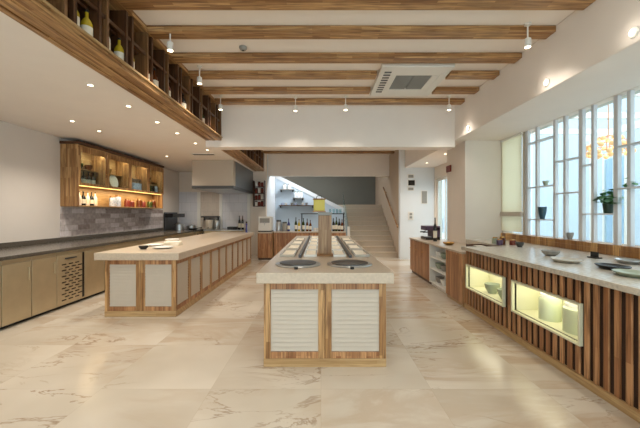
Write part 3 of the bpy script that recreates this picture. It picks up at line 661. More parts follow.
for k, (x, y, r, h) in enumerate(((-4.5, 10.5, 0.13, 0.18), (-4.25, 10.85, 0.14, 0.12))):
    t = thing('stock_pot', ('tall' if k == 0 else 'low') + ' steel pot standing on the stove', 'pot', (x, y, 0.9), 0, 'pots on the stove')
    MB().lathe([(0, 0), (r, 0), (r, h), (r*0.95, h), (r*0.95, 0.02), (0, 0.02)], seg=24).build('body', M['steelc'], t)
    MB().lathe([(r*1.02, h), (r*0.6, h+0.03), (0.02, h+0.035), (0.02, h+0.055), (0, h+0.06)], seg=24).build('lid', M['steelc'], t)
    for s_ in (-1, 1): MB().tube([(s_*r, -0.04, h*0.75), (s_*(r+0.035), -0.03, h*0.75), (s_*(r+0.035), 0.03, h*0.75), (s_*r, 0.04, h*0.75)], 0.007).build('handle', M['steelc'], t)
# tiled cladding of the back kitchen wall
struct('trim_3', MB().box(XL+0.001, -4.26, YK-0.015, YK-0.001, 0.9, 2.165), M['tile'])
struct('trim_4', MB().box(-4.16, -3.5, YK-0.015, YK-0.001, 0.9, 2.165), M['tileb'])
struct('trim_5', MB().box(-3.4, -2.54, YK-0.015, YK-0.001, 0.9, 2.165), M['tile'])
for k, x in enumerate((-4.21, -3.45, -2.49)):
    struct('trim_%d' % (6+k), MB().box(x-0.05, x+0.05, YK-0.05, YK-0.001, 0.0, 2.165), M['whitepaint'], 0.004)
KX, KY0 = -3.85, 10.78
bc = thing('kitchen_counter', 'steel kitchen counter along the tiled back wall', 'counter', (-3.7, 11.05, 0)); L = bc.location
MB().box(KX+0.01, -2.57, KY0+0.03, YK-0.06, 0.08, 0.855).build('body', M['steel'], bc, 0.003, L)
MB().box(KX+0.03, -2.6, KY0+0.07, YK-0.08, 0, 0.079).build('plinth', M['matteblack'], bc, 0, L)
MB().box(KX, -2.55, KY0, YK-0.055, 0.855, 0.89).build('worktop', M['steelc'], bc, 0.003, L)
for k in range(3):
    d = MB().box(KX+0.02+k*0.42, KX+0.42+k*0.42, KY0+0.01, KY0+0.03, 0.12, 0.82).build('door', M['steel'], bc, 0.003, L)
    MB().box(KX+0.06+k*0.42, KX+0.09+k*0.42, KY0-0.01, KY0+0.01, 0.5, 0.7).build('handle', M['steelc'], d, 0.002, L)
def urn(x, r, h, label, mat):
    t = thing('water_urn', label, 'urn', (x, 11.0, 0.89), 0, 'urns on the back kitchen counter')
    MB().lathe([(0, 0), (r*0.9, 0), (r, 0.02), (r, h*0.88), (r*0.97, h*0.9), (0, h*0.9)], seg=24).build('body', mat, t)
    MB().lathe([(r*1.0, h*0.9), (r*0.7, h*0.96), (0.025, h*0.97), (0.02, h), (0, h)], seg=24).build('lid', M['steeld'], t)
    MB().tube([(0, -r, 0.07), (0, -r-0.05, 0.07), (0, -r-0.05, 0.04)], 0.012).build('tap', M['black'], t)
urn(-3.71, 0.13, 0.36, 'wide pale steel urn on the back kitchen counter', M['louvre'])
urn(-3.465, 0.10, 0.34, 'narrow grey steel urn on the back kitchen counter', M['steelc'])
ws = thing('wall_shelf', 'dark wall shelf above the two urns on the kitchen wall', 'shelf', (-3.75, YK-0.15, 1.285))
MB().box(-0.31, 0.27, -0.1, 0.134, 0, 0.055).build('board', M['steeld'], ws, 0.003)
for x in (-0.26, 0.22): MB().box(x-0.012, x+0.012, 0.06, 0.134, -0.1, 0).build('bracket', M['steeld'], ws)
fp = thing('frying_pan', 'black frying pan on the stove top beside the pots', 'pan', (-4.08, 10.52, 0.9), 0.9)
MB().lathe([(0, 0), (0.11, 0), (0.14, 0.05), (0.135, 0.05), (0.105, 0.006), (0, 0.006)], seg=24).build('body', M['matteblack'], fp)
MB().tube([(0.135, 0, 0.045), (0.32, 0, 0.07)], 0.012).build('handle', M['matteblack'], fp)
ih = thing('induction_hob', 'black induction hob on the back kitchen counter', 'hob', (-2.93, 11.0, 0.89))
MB().box(-0.16, 0.16, -0.14, 0.14, 0, 0.09).build('body', M['black'], ih, 0.006)
MB().box(-0.15, 0.15, -0.13, 0.13, 0.09, 0.096).build('glass_top', M['black'], ih, 0.002)
for k, x in enumerate((-2.705, -2.60)):
    bottle(x, 10.95, 0.89, 0.042, 0.46, M['black'], 'tall black bottle on the back kitchen counter, ' + ('beside the hob' if k == 0 else 'beside the white post'), 'black bottles in the kitchen')
pg = thing('pepper_grinder', 'dark blue grinder on the kitchen island at its far end', 'grinder', (-2.0-0.1, 9.3, HT))
MB().lathe([(0, 0), (0.035, 0), (0.03, 0.05), (0.022, 0.15), (0.03, 0.25), (0, 0.26)], seg=18).build('body', M['blueglass'], pg)
MB().ball((0, 0, 0.285), 0.028).build('knob', M['black'], pg)

# ------------------------------------------------------------------ back counter and what stands on it
def wood_cabinet(x0, x1, y0, y1, h, label, nd):
    t = thing('wood_cabinet', label, 'cabinet', ((x0+x1)/2, (y0+y1)/2, 0)); L = t.location
    MB().box(x0, x1, y0+0.02, y1, 0.06, h-0.04).build('body', M['oakZ'], t, 0.002, L)
    MB().box(x0+0.02, x1-0.02, y0+0.05, y1-0.02, 0, 0.059).build('plinth', M['walnutZ'], t, 0, L)
    MB().box(x0-0.003, x1+0.003, y0-0.01, y1, h-0.04, h).build('top', M['stone'], t, 0.004, L)
    ww = (x1-x0)/nd
    for k in range(nd):
        d = MB().box(x0+ww*k+0.004, x0+ww*(k+1)-0.004, y0, y0+0.02, 0.07, h-0.05).build('door', M['slatZ'], t, 0.003, L)
        MB().ball((x0+ww*(k+1)-0.05, y0-0.012, h*0.7), 0.013).build('knob', M['brass'], d, 0, L)
    return t
BH = 0.86
wood_cabinet(-1.945, -1.5, 10.1, 10.59, BH, 'wooden cabinet under the white machine, at the end of the kitchen', 1)
wood_cabinet(-1.48, 0.78, 10.35, 10.85, BH, 'long wooden back counter behind the serving island', 5)
cm = thing('coffee_machine', 'white boxy coffee machine on the wooden cabinet beside the kitchen', 'coffee machine', (-1.73, 10.34, BH)); 
MB().box(-0.2, 0.2, -0.2, 0.2, 0.03, 0.47).build('body', M['plastic'], cm, 0.015)
MB().box(-0.21, 0.21, -0.21, 0.21, 0, 0.03).build('base', M['black'], cm, 0.004)
MB().box(-0.15, 0.15, -0.215, -0.2, 0.28, 0.42).build('panel', M['greyplastic'], cm, 0.004)
MB().tube([(0.0, -0.2, 0.25), (0.0, -0.25, 0.25), (0.0, -0.25, 0.2)], 0.012).build('spout', M['steelc'], cm)
rk = thing('jar_rack', 'dark wall rack of red tins hung above the white machine', 'rack', (-2.1, YK-0.1, 1.66)); L = rk.location
for z in (1.66, 1.88, 2.10, 2.32): MB().box(-2.29, -1.93, YK-0.22, YK-0.001, z, z+0.02).build('shelf', M['walnutY'], rk, 0.002, L)
for x in (-2.31, -1.93): MB().box(x, x+0.02, YK-0.22, YK-0.001, 1.66, 2.54).build('side', M['walnutZ'], rk, 0.002, L)
for r in range(4):
    for c in range(3):
        jar(-2.21+0.1*c, YK-0.13, 1.68+0.22*r, 0.045, 0.17, M['red' if (r+c) % 3 else 'china'], '%s tin in the wall rack, %s row up, %s across' % ('dark red' if (r+c) % 3 else 'white', ORD[r], ORD[c]), 'tins in the wall rack', lid='china' if (r+c) % 2 else 'matteblack')
os_ = thing('counter_shelf', 'black raised shelf over the long wooden back counter', 'shelf', (0.05, 10.7, BH)); L = os_.location
MB().box(-0.65, 0.76, 10.55, 10.84, 1.40, 1.43).build('board', M['matteblack'], os_, 0.003, L)
for x in (-0.63, 0.72): MB().box(x, x+0.02, 10.8, 10.82, BH, 1.4).build('upright', M['matteblack'], os_, 0, L)
for x in (-0.63, 0.72): MB().box(x, x+0.02, 10.57, 10.59, BH, 1.4).build('upright', M['matteblack'], os_, 0, L)
for k, (x, m_, h, lb) in enumerate(((-1.03, 'blueglass', 0.40, 'blue bottle'), (-0.80, 'green_glass', 0.44, 'olive green bottle'), (-0.70, 'oil', 0.38, 'golden oil bottle'), (-0.56, 'green_glass', 0.42, 'dark green bottle'), (-0.44, 'amber', 0.40, 'brown bottle'), (-0.34, 'amber', 0.36, 'short brown bottle'),
        (0.40, 'black', 0.42, 'black bottle beside a green one'), (0.49, 'green_glass', 0.45, 'deep green tall bottle'), (0.58, 'black', 0.40, 'black bottle between two others'), (0.67, 'amber', 0.38, 'amber bottle at the stairs end'))):
    bottle(x, 10.52, BH, 0.042, h, M[m_], lb + ' on the wooden back counter', 'bottles on the back counter')
for k, (x, r, h, m_) in enumerate(((-1.35, 0.09, 0.36, 'steelc'), (-1.16, 0.085, 0.3, 'greyplastic'))):
    jar(x, 10.55, BH, r, h, M[m_], ('steel' if k == 0 else 'grey') + ' canister on the wooden back counter', 'canisters on the back counter', lid='steeld')
for k in range(3):
    o = MB().lathe([(0, 0), (0.035, 0), (0.045, 0.05), (0.048, 0.1), (0.043, 0.1), (0.038, 0.02), (0, 0.015)], seg=18).build('cup', M['china']); o.location = (-0.20+0.11*k, 10.62, BH)
    MB().tube([(0.045, 0, 0.08), (0.075, 0, 0.07), (0.075, 0, 0.04), (0.042, 0, 0.03)], 0.006).build('handle', M['china'], o)
    tag(o, 'white cup on the wooden back counter, %s of three' % ORD[k], 'cup', 'cups on the back counter')
for k in range(4):
    o = MB().lathe([(0, 0), (0.035, 0), (0.04, 0.14), (0.037, 0.14), (0.032, 0.01), (0, 0.01)], seg=16).build('drinking_glass', M['glass']); o.location = (0.3+0.11*k, 10.7, 1.43)
    tag(o, 'clear drinking glass on the black raised shelf, %s of four' % ORD[k], 'glass', 'glasses on the raised shelf')
# wall shelves under the stairs
def hall_shelf(x0, x1, z, label, mat):
    t = thing('display_shelf', label, 'shelf', ((x0+x1)/2, YS-0.1, z), 0, 'shelves on the wall under the stairs'); wd = (x1-x0)/2
    MB().box(-wd, wd, -0.1, 0.099, 0, 0.03).build('board', M[mat], t, 0.002)
    for x in (-wd+0.06, wd-0.06): MB().box(x-0.02, x+0.02, -0.06, 0.099, -0.08, 0).build('bracket', M['matteblack'], t)
hall_shelf(-1.7, -1.1, 2.39, 'short grey shelf highest on the wall under the stairs', 'greyplastic')
hall_shelf(-1.17, -0.70, 2.04, 'short shelf with glass jars in the middle of the under-stair wall', 'greyplastic')
hall_shelf(-1.73, -0.28, 1.73, 'long dark shelf lowest on the wall under the stairs', 'walnutY')
for k, (x, z) in enumerate(((-1.5, 2.42), (-1.3, 2.42))): jar(x, YS-0.1, z, 0.07, 0.22, M['china'], 'white jar on the highest shelf under the stairs, %s of two' % ORD[k], 'jars under the stairs', lid='greyplastic')
for k, x in enumerate((-1.05, -0.93, -0.81)): jar(x, YS-0.1, 2.07, 0.055, 0.26, M['coolwall'], 'pale jar on the middle shelf under the stairs, %s of three' % ORD[k], 'jars under the stairs', lid='chinagreen')
for k, x in enumerate((-1.6, -1.45, -1.2, -1.05, -0.75, -0.6)): bowl(x, YS-0.1, 1.76, 0.06, 0.1, M[('chinablue', 'china', 'greyplastic')[k % 3]], 'small bowl on the lowest shelf under the stairs, %s along' % ORD[k], 'bowls under the stairs')

# ------------------------------------------------------------------ right counter
RX, RZ, RY0, RY1 = 2.18, 0.93, 0.9, 5.02
rc = thing('buffet_counter', 'long buffet counter with vertical wooden slats and lit niches under the windows', 'counter', (2.85, 3.0, 0)); L = rc.location
niches = ((3.97, 5.0-0.05), (2.80, 3.765)); NZ0, NZ1 = 0.335, 0.655
def seg_boxes(mb, x0, x1, y0, y1, z0, z1):
    """a long front board with the niche openings left free"""
    ys_ = sorted([y0, y1] + [v for n_ in niches for v in n_ if y0 < v < y1])
    for a, b in zip(ys_, ys_[1:]):
        mid = (a+b)/2
        if any(n_[0] < mid < n_[1] for n_ in niches): mb.box(x0, x1, a, b, z0, NZ0).box(x0, x1, a, b, NZ1, z1)
        else: mb.box(x0, x1, a, b, z0, z1)
    return mb
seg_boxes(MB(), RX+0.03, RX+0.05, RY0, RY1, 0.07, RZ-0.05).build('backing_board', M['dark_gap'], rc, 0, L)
MB().box(RX+0.45, XR-0.002, RY0, RY1, 0.0, RZ-0.05).build('body', M['oakY'], rc, 0, L)
MB().box(RX+0.06, RX+0.45, RY0, RY0+0.02, 0.0, RZ-0.05).box(RX+0.06, RX+0.45, RY1-0.02, RY1, 0.0, RZ-0.05).build('end_panel', M['oakZ'], rc, 0, L)
MB().box(RX-0.002, RX+0.06, RY0, RY1, 0, 0.07).build('plinth', M['pale_oakY'], rc, 0.004, L)
sl = MB(); y = RY0+0.02
while y < RY1-0.05:
    mid = y+0.028
    if any(n_[0]-0.03 < mid < n_[1]+0.03 for n_ in niches): sl.box(RX+0.016, RX+0.03, y, y+0.050, 0.07, NZ0-0.02).box(RX+0.016, RX+0.03, y, y+0.050, NZ1+0.02, RZ-0.052)
    else: sl.box(RX+0.016, RX+0.03, y, y+0.050, 0.07, RZ-0.052)
    y += 0.094
sl.build('slats', M['slatZ'], rc, 0.003, L)
for (a, b) in niches:
    q = MB(); xb = RX+0.34
    q.box(RX-0.004, xb, a-0.02, a, NZ0-0.02, NZ1+0.02).box(RX-0.004, xb, b, b+0.02, NZ0-0.02, NZ1+0.02).box(RX-0.004, xb, a, b, NZ0-0.02, NZ0).box(RX-0.004, xb, a, b, NZ1, NZ1+0.02).box(xb, xb+0.015, a-0.02, b+0.02, NZ0-0.02, NZ1+0.02)
    nn = q.build('niche', M['niche'], rc, 0.002, L)
    MB().box(RX+0.03, RX+0.06, a+0.02, b-0.02, NZ1-0.012, NZ1-0.0005).build('light_strip', M['ledgreen'], nn, 0, L)
    light('bulb', 'AREA', 1.5, (1.0, 0.95, 0.74), (RX+0.19-L.x, (a+b)/2-L.y, NZ1-0.02), rc, size=0.28, sizey=(b-a)*0.9)
tag(MB().box(RX-0.04, XR-0.032, RY0-0.03, RY1+0.02, RZ-0.05, RZ).build('stone_worktop', M['stonegrey'], None, 0.006, (2.85, 3.0, RZ-0.05)), 'speckled grey stone worktop on the slatted buffet counter', 'worktop')
tag(MB().box(RX+0.65, XR-0.032, RY1+0.022, Y1-0.002, 0, RZ).build('corner_ledge', M['stonegrey'], None, 0.004, (3.2, 5.8, 0)), 'plain stone ledge behind the wooden cabinets by the beige pier', 'ledge')
# niche contents
for k, (y, r, h) in enumerate(((3.43, 0.10, 0.27), (3.06, 0.115, 0.28))):
    t = thing('glass_jar', 'stout pale green jar in the larger lit niche, ' + ('middle one' if k == 0 else 'the one nearer the viewer'), 'jar', (RX+0.2, y, NZ0), 0, 'jars in the larger niche')
    MB().lathe([(0, 0), (r, 0), (r, h*0.78), (r*0.82, h*0.86), (0, h*0.86)], seg=24).build('body', M['frost'], t)
    MB().lathe([(r*0.86, h*0.86), (r*0.86, h), (0, h)], seg=24).build('lid', M['china'], t)
for k, y in enumerate((4.55, 4.22)):
    bowl(RX+0.18, y, NZ0, 0.10, 0.13, M['chinagreen'], 'sage green bowl in the smaller lit niche, ' + ('farther one' if k == 0 else 'nearer one'), 'bowls in the smaller niche')
# things on the buffet worktop
def platter(x, y, rx, ry, mat, label, z=RZ):
    o = MB().lathe([(0, 0), (0.7, 0), (1.0, 0.03), (1.0, 0.036), (0.7, 0.012), (0, 0.01)], (0, 0, 0), 32, rx, ry).build('platter', mat); o.location = (x, y, z)
    return tag(o, label, 'platter', 'platters on the buffet')
platter(2.65, 3.0, 0.11, 0.15, M['black'], 'black oval platter on the buffet worktop')
platter(2.52, 2.66, 0.12, 0.15, M['chinagreen'], 'sage green oval platter on the buffet, in front of the black one')
platter(2.55, 3.43, 0.13, 0.16, M['traygrey'], 'pale grey oval platter on the buffet behind the black one')
bowl(2.75, 3.95, RZ, 0.10, 0.06, M['greyplastic'], 'grey bowl on the buffet worktop past the pale platter')
platter(3.12, 3.35, 0.09, 0.13, M['steelc'], 'steel oval platter on the buffet close to the window sill')
cs = thing('card_stand', 'small dark card stand on the buffet worktop near the window sill', 'stand', (3.1, 3.74, RZ))
MB().box(-0.04, 0.04, -0.06, 0.06, 0, 0.012).build('base', M['matteblack'], cs, 0.003)
MB().box(-0.006, 0.006, -0.05, 0.05, 0.012, 0.07).build('card', M['matteblack'], cs, 0.001)
bowl(2.98, 4.95, RZ, 0.06, 0.07, M['steeld'], 'dark grey cup shaped bowl on the buffet near its far end')
for k, (x, y, h, m_) in enumerate(((2.84, 5.25, 0.10, 'plum'), (2.94, 5.35, 0.13, 'amber'), (3.05, 5.25, 0.09, 'red'), (2.9, 5.5, 0.11, 'chinagreen'))):
    jar(x, y, RZ, 0.045, h, M[m_], ('plum', 'brown', 'red', 'sage')[k] + ' spice jar at the far end of the buffet by the pier', 'spice jars', lid='brass')
# wooden panel, white display unit and far cabinet continuing the counter
FH = 0.84
t = thing('end_cabinet', 'plain wooden cabinet between the slatted counter and white display unit', 'cabinet', (2.5, 5.37, 0)); L = t.location
MB().box(RX-0.02, RX+0.64, RY1+0.03, 5.71, 0.05, FH-0.03).build('body', M['slatZ'], t, 0.004, L)
MB().box(RX, RX+0.62, RY1+0.04, 5.70, 0, 0.049).build('plinth', M['pale_oakY'], t, 0, L)
MB().box(RX-0.03, RX+0.645, RY1+0.025, 5.71, FH-0.03, FH).build('top', M['stone'], t, 0.003, L)
t = thing('display_unit', 'white open display unit with two shelves between wooden cabinets', 'display unit', (2.5, 6.18, 0)); L = t.location
MB().box(RX+0.05, RX+0.63, 5.72, 6.65, 0, 0.06).box(RX, RX+0.63, 5.72, 5.76, 0.06, FH-0.03).box(RX, RX+0.63, 6.61, 6.65, 0.06, FH-0.03).box(RX+0.3, RX+0.33, 5.76, 6.61, 0.06, FH-0.03).build('carcass', M['whitepaint'], t, 0.003, L)
for z in (0.06, 0.33, 0.56): MB().box(RX+0.01, RX+0.3, 5.76, 6.61, z, z+0.02).build('shelf', M['whitepaint'], t, 0.002, L)
MB().box(RX-0.02, RX+0.635, 5.715, 6.655, FH-0.03, FH).build('top', M['stone'], t, 0.003, L)
for r, z in enumerate((0.08, 0.35, 0.58)):
    for c, y in enumerate((5.9, 6.18, 6.45)):
        bowl(RX+0.14, y, z, 0.085, 0.11, M[('chinagreen', 'china', 'greyplastic')[(r+c) % 3]], ('sage', 'white', 'grey')[(r+c) % 3] + ' bowl in the white display unit, %s shelf up, %s along' % (ORD[r], ORD[c]), 'bowls in the display unit')
t = thing('far_cabinet', 'wooden cabinet at the far end of the buffet row by the glass door', 'cabinet', (2.5, 7.4, 0)); L = t.location
MB().box(RX+0.02, RX+0.63, 6.66, 8.08, 0.06, FH-0.03).build('body', M['oakZ'], t, 0.002, L)
MB().box(RX+0.04, RX+0.6, 6.68, 8.05, 0, 0.059).build('plinth', M['walnutZ'], t, 0, L)
MB().box(RX-0.02, RX+0.635, 6.66, 8.10, FH-0.03, FH).build('top', M['stone'], t, 0.003, L)
for k in range(3):
    d = MB().box(RX, RX+0.02, 6.67+k*0.47, 7.13+k*0.47, 0.07, FH-0.04).build('door', M['slatZ'], t, 0.003, L)
    MB().ball((RX-0.012, 7.08+k*0.47, 0.6), 0.013).build('knob', M['brass'], d, 0, L)
em = thing('espresso_machine', 'dark plum espresso machine on the far wooden cabinet', 'coffee machine', (2.5, 7.55, FH))
MB().box(-0.16, 0.16, -0.2, 0.2, 0.0, 0.06).build('base', M['black'], em, 0.006)
MB().box(0.0, 0.16, -0.2, 0.2, 0.06, 0.28).build('body', M['plum'], em, 0.01)
MB().box(-0.16, 0.16, -0.2, 0.2, 0.21, 0.31).build('head', M['plum'], em, 0.012)
for y in (-0.1, 0.1): MB().tube([(-0.08, y, 0.21), (-0.08, y, 0.17), (-0.2, y, 0.165)], 0.014).build('portafilter', M['matteblack'], em)
MB().box(-0.14, -0.02, -0.17, 0.17, 0.06, 0.068).build('drip_tray', M['steelc'], em)
bottle(2.42, 7.0, FH, 0.04, 0.5, M['black'], 'tall dark bottle on the far wooden cabinet beside the espresso machine', None)
bowl(2.4, 6.2, FH, 0.11, 0.05, M['brass'], 'shallow brass bowl on top of the white display unit')
bk = thing('tray_basket', 'low dark basket on the plain wooden cabinet before the pier', 'basket', (2.62, 5.45, FH))
q = MB().box(-0.14, 0.14, -0.2, 0.2, 0, 0.01)
for a, b, c, d in ((-0.14, 0.14, -0.2, -0.19), (-0.14, 0.14, 0.19, 0.2), (-0.14, -0.13, -0.19, 0.19), (0.13, 0.14, -0.19, 0.19)): q.box(a, b, c, d, 0.01, 0.07)
q.build('body', M['walnutY'], bk, 0.003)
MB().box(-0.12, 0.12, -0.18, 0.18, 0.011, 0.05).build('lining', M['cloth'], bk, 0.006)

# ------------------------------------------------------------------ windows
wn = struct('window_1', MB().box(XR+0.12, XR+0.13, 0.6, 5.72, 1.055, ZR), M['glass'])
fr = MB(); vb = [(5.72, .07), (5.46, .05), (5.04, .05), (4.83, .05), (4.53, .07), (4.33, .045), (3.99, .06), (3.82, .05), (3.40, .06), (3.18, .05), (2.82, .07), (2.6, .05), (2.2, .06), (1.98, .05), (1.55, .07), (1.35, .05), (0.95, .06), (0.63, .06)]
for y, wd in vb: fr.box(XR+0.02, XR+0.07, y-wd/2, y+wd/2, 1.055, ZR-0.001)
hb = [(5.70, 5.06, 2.63), (5.70, 5.06, 1.876), (5.70, 5.06, 1.34), (5.02, 4.55, 2.22), (5.02, 4.55, 1.74), (4.5, 4.35, 2.09), (4.5, 4.01, 1.435), (3.97, 3.43, 2.24), (3.97, 3.43, 1.74), (3.37, 2.85, 2.0), (3.37, 2.85, 1.4), (2.79, 2.23, 2.3), (2.79, 2.23, 1.6), (2.17, 1.58, 2.0), (1.52, 0.98, 2.3), (1.52, 0.98, 1.5)]
for a, b, z in hb: fr.box(XR, XR+0.11, b, a, z-0.018, z)
fr.build('lattice', M['greywhite'], wn, 0.003)
w3 = struct('window_3', MB().box(XR+0.12, XR+0.13, 5.76, 6.45, 1.055, ZR), M['glass'])
MB().box(XR, XR+0.11, 5.757, 5.80, 1.055, ZR-0.001).box(XR, XR+0.11, 6.40, 6.45, 1.055, ZR-0.001).box(XR, XR+0.11, 5.80, 6.40, 1.40, 1.46).build('window_frame', M['louvre'], w3, 0.003)
bl = thing('window_blind', 'cream slatted blind closing the narrow window beside the pier', 'blind', (XR-0.03, 6.1, 1.06))
q = MB(); z = 1.10
while z < 2.79:
    q.prism([(XR-0.030, 5.78, z), (XR-0.027, 5.78, z), (XR-0.012, 5.78, z+0.046), (XR-0.015, 5.78, z+0.046)], (0, 0.66, 0)); z += 0.042
q.build('slats', M['blind'], bl, 0, bl.location)
MB().box(XR-0.04, XR-0.002, 5.77, 6.45, 2.815, 2.854).build('head_rail', M['whitepaint'], bl, 0.003, bl.location)
MB().box(XR-0.045, XR-0.002, 5.77, 6.45, 1.38, 1.46).build('mid_rail', M['louvre'], bl, 0.003, bl.location)
# plants and pots on the lattice
def plant(y, z, r, h, label, seed, n_=34, spread_=0.16, pot='greenpot'):
    t = thing('potted_plant', label, 'plant', (XR+0.055, y, z)); rg = random.Random(seed)
    MB().lathe([(0, 0), (r*0.75, 0), (r, h), (r*0.88, h), (r*0.8, h*0.85), (0, h*0.85)], seg=20).build('pot', M[pot], t)
    m = MB()
    for i in range(n_):
        a = rg.uniform(0, 2*math.pi); e = rg.uniform(0.0, 1.2); ln = rg.uniform(0.6, 1.0)*spread_
        b = (0.3*r*math.cos(a), 0.3*r*math.sin(a), h*0.85)
        mid = (math.cos(a)*math.cos(e)*ln*0.7*0.5, math.sin(a)*math.cos(e)*ln*0.7, h+math.sin(e)*ln*0.8)
        tip = (math.cos(a)*math.cos(e)*ln*0.7, math.sin(a)*math.cos(e)*ln*1.1, h+math.sin(e)*ln*0.8+rg.uniform(-0.05, 0.02))
        m.tube([b, mid], 0.003, 5); m.leaf(mid, tip, rg.uniform(0.07, 0.10))
    m.build('foliage', M['leaf'], t)
plant(4.13, 1.435, 0.06, 0.12, 'green leafy plant in a dark pot on the white window lattice', 3, 70, 0.24)
plant(3.86, 1.74, 0.03, 0.04, 'small green trailing plant on the lattice shelf by the picture edge', 5, 10, 0.1)
bowl(XR+0.055, 5.36, 1.34, 0.064, 0.20, M['teal'], 'dark teal pot on a lower bar of the white window lattice', nm='pot', cat='pot')
bowl(XR+0.055, 5.28, 1.876, 0.045, 0.08, M['chinagreen'], 'small grey green pot higher on the white window lattice', nm='pot', cat='pot')
bowl(XR+0.08, 4.8, 1.055, 0.05, 0.10, M['greyplastic'], 'grey pot standing on the wooden window sill behind the lattice', nm='pot', cat='pot')
# glass door to the outside, beyond the pier
d1 = struct('door_1', MB().box(XR+0.06, XR+0.11, 8.96, 9.03, 0, 2.49).box(XR+0.06, XR+0.11, 10.17, 10.24, 0, 2.49).box(XR+0.06, XR+0.11, 9.03, 10.17, 2.42, 2.49).box(XR+0.06, XR+0.11, 9.03, 10.17, 0, 0.1).box(XR+0.06, XR+0.11, 9.57, 9.62, 0.1, 2.42), M['whitepaint'], 0.003)
MB().box(XR+0.08, XR+0.09, 9.03, 9.57, 0.1, 2.42).box(XR+0.08, XR+0.09, 9.62, 10.17, 0.1, 2.42).build('pane', M['glass'], d1)
MB().tube([(XR+0.03, 9.66, 0.9), (XR+0.03, 9.66, 1.3)], 0.012).build('handle', M['steelc'], d1)
# small things on the cool white wall and pier
def frame_pic(x, z, wd, ht, mat, label):
    t = thing('picture_frame', label, 'picture', (x, 10.3, z), 0, 'small frames on the white wall')
    MB().box(-wd/2, wd/2, -0.02, -0.001, 0, ht).build('frame', M['whitepaint'], t, 0.003)
    MB().box(-wd/2+0.02, wd/2-0.02, -0.023, -0.02, 0.02, ht-0.02).build('print', mat, t)
frame_pic(2.80, 2.52, 0.2, 0.13, M['greyplastic'], 'small grey print highest on the white wall beside the stairs')
frame_pic(2.82, 2.28, 0.24, 0.2, M['black'], 'small black print on the white wall beside the stairs')
frame_pic(2.80, 2.13, 0.2, 0.12, M['greyplastic'], 'small grey print below the black one on the white wall')
frame_pic(3.22, 1.72, 0.2, 0.42, M['greyplastic'], 'tall grey print on the white wall close to the glass door')
t = thing('light_switch', 'grey double light switch on the white wall beside the stairs', 'switch', (2.80, 10.3, 1.22))
MB().box(-0.09, 0.09, -0.015, -0.001, 0, 0.26).build('plate', M['plastic'], t, 0.004)
for z in (0.05, 0.15): MB().box(-0.04, 0.04, -0.022, -0.015, z, z+0.07).build('rocker', M['greyplastic'], t, 0.003)
t = thing('wall_sensor', 'small dark red box high on the side of the beige pier', 'sensor', (2.82, 7.25, 2.34))
MB().box(-0.03, -0.001, -0.12, 0.12, 0, 0.14).build('housing', M['red'], t, 0.006)
MB().lathe([(0.012, 0), (0.012, 0.006), (0, 0.007)], (0, 0, 0), 12).build('indicator', M['matteblack'], t).location = (-0.033, 0, 0.07)

# ------------------------------------------------------------------ outside
struct('floor_outside', MB().box(3.9, 16, -6, 36, -0.15, -0.02), M['paving'])
struct('wall_outside', MB().box(9.0, 9.3, -4, 34, -0.15, 5.6), M['outwall'])  # raised and greyed to keep the overbright sky out of the window view
bp = thing('glass_screen', 'blue tinted glass screen standing outside the lattice window', 'screen', (6.2, 6.9, -0.02)); L = bp.location
for k in range(2):
    MB().box(6.19, 6.21, 6.72+k*0.26, 6.94+k*0.26, 0.05, 2.6).build('pane', M['bluepane'], bp, 0, L)
for k in range(3): MB().box(6.17, 6.23, 6.68+k*0.26, 6.72+k*0.26, -0.02, 2.65).build('post', M['whitepaint'], bp, 0.002, L)
pgl = thing('pergola', 'white pergola frame outside the window carrying the chandelier', 'pergola', (5.2, 5.2, -0.02)); L = pgl.location
for x, y in ((4.2, 1.5), (4.2, 8.0), (6.6, 1.5), (6.6, 8.0)): MB().box(x-0.05, x+0.05, y-0.05, y+0.05, -0.02, 3.2).build('post', M['whitepaint'], pgl, 0.003, L)
for x in (4.2, 6.6): MB().box(x-0.04, x+0.04, 1.2, 8.3, 3.2, 3.35).build('beam', M['whitepaint'], pgl, 0.003, L)
for y in (1.5, 2.8, 4.1, 5.4, 6.7, 8.0): MB().box(3.95, 6.9, y-0.04, y+0.04, 3.35, 3.47).build('rafter', M['whitepaint'], pgl, 0.003, L)
ch = thing('chandelier', 'round rose gold chandelier of amber globes seen through the lattice window', 'chandelier', (4.70, 5.4, 2.42))
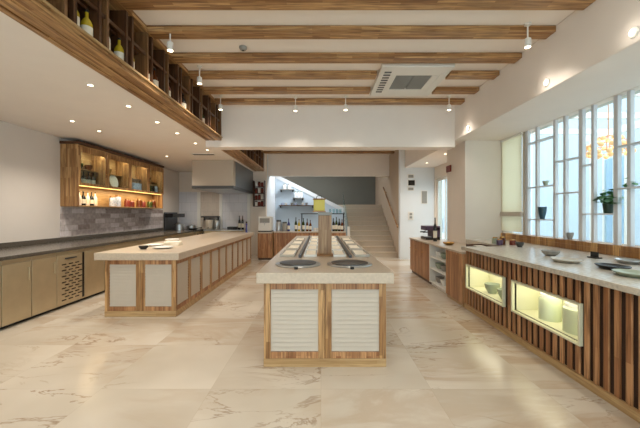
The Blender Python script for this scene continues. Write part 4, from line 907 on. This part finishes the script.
MB().tube([(0, 0, 0.28), (0, 0, 0.93)], 0.008).build('cord', M['rosegold'], ch)
q = MB()
for r, z in ((0.30, 0.02), (0.26, 0.14), (0.16, 0.25)):
    q.tube([(r*math.cos(a*math.pi/12), r*math.sin(a*math.pi/12), z) for a in range(25)], 0.008, 6)
for a in range(8): q.tube([(0.30*math.cos(a*math.pi/4), 0.30*math.sin(a*math.pi/4), 0.02), (0.26*math.cos(a*math.pi/4), 0.26*math.sin(a*math.pi/4), 0.14), (0.16*math.cos(a*math.pi/4), 0.16*math.sin(a*math.pi/4), 0.25), (0, 0, 0.29)], 0.006, 6)
q.build('frame', M['rosegold'], ch)
gm = None
for r, z, n_ in ((0.30, 0.0, 14), (0.26, 0.12, 12), (0.16, 0.23, 7), (0.14, -0.04, 6)):
    for k in range(n_):
        a = 2*math.pi*k/n_
        if gm is None: gm = MB().ball((0, 0, 0), 0.040, 12, 8).build('globe', M['globe'], ch); o = gm
        else: o = gm.copy(); COL.objects.link(o)
        o.location = (r*math.cos(a), r*math.sin(a), z)
light('bulb', 'POINT', 6, (1.0, 0.7, 0.42), (0, 0, 0.1), ch, size=0.1)

# ------------------------------------------------------------------ bottles on the bulkhead shelf
BZ = ZL+0.0685
for k, (y, m_, lb) in enumerate(((2.70, 'oil', 'golden oil bottle'), (2.86, 'oil', 'tall golden oil bottle'), (3.10, 'china', 'white bottle'), (3.32, 'oil', 'yellow oil bottle'), (3.50, 'oil', 'yellow bottle'), (3.82, 'amber', 'brown bottle'), (4.02, 'amber', 'dark brown bottle'),
        (4.35, 'red', 'dark red bottle'), (4.60, 'amber', 'amber bottle'), (4.85, 'black', 'black bottle'), (5.10, 'red', 'wine red bottle'), (5.40, 'oil', 'olive yellow bottle'), (5.62, 'green_glass', 'dark green bottle'), (5.9, 'oil', 'golden bottle'), (6.2, 'green_glass', 'green bottle'))):
    bottle(XB-0.09, y, BZ, 0.046, 0.27, M[m_], lb + ' on the bulkhead shelf, %s from the near end' % ORD[k], 'bottles on the bulkhead shelf')
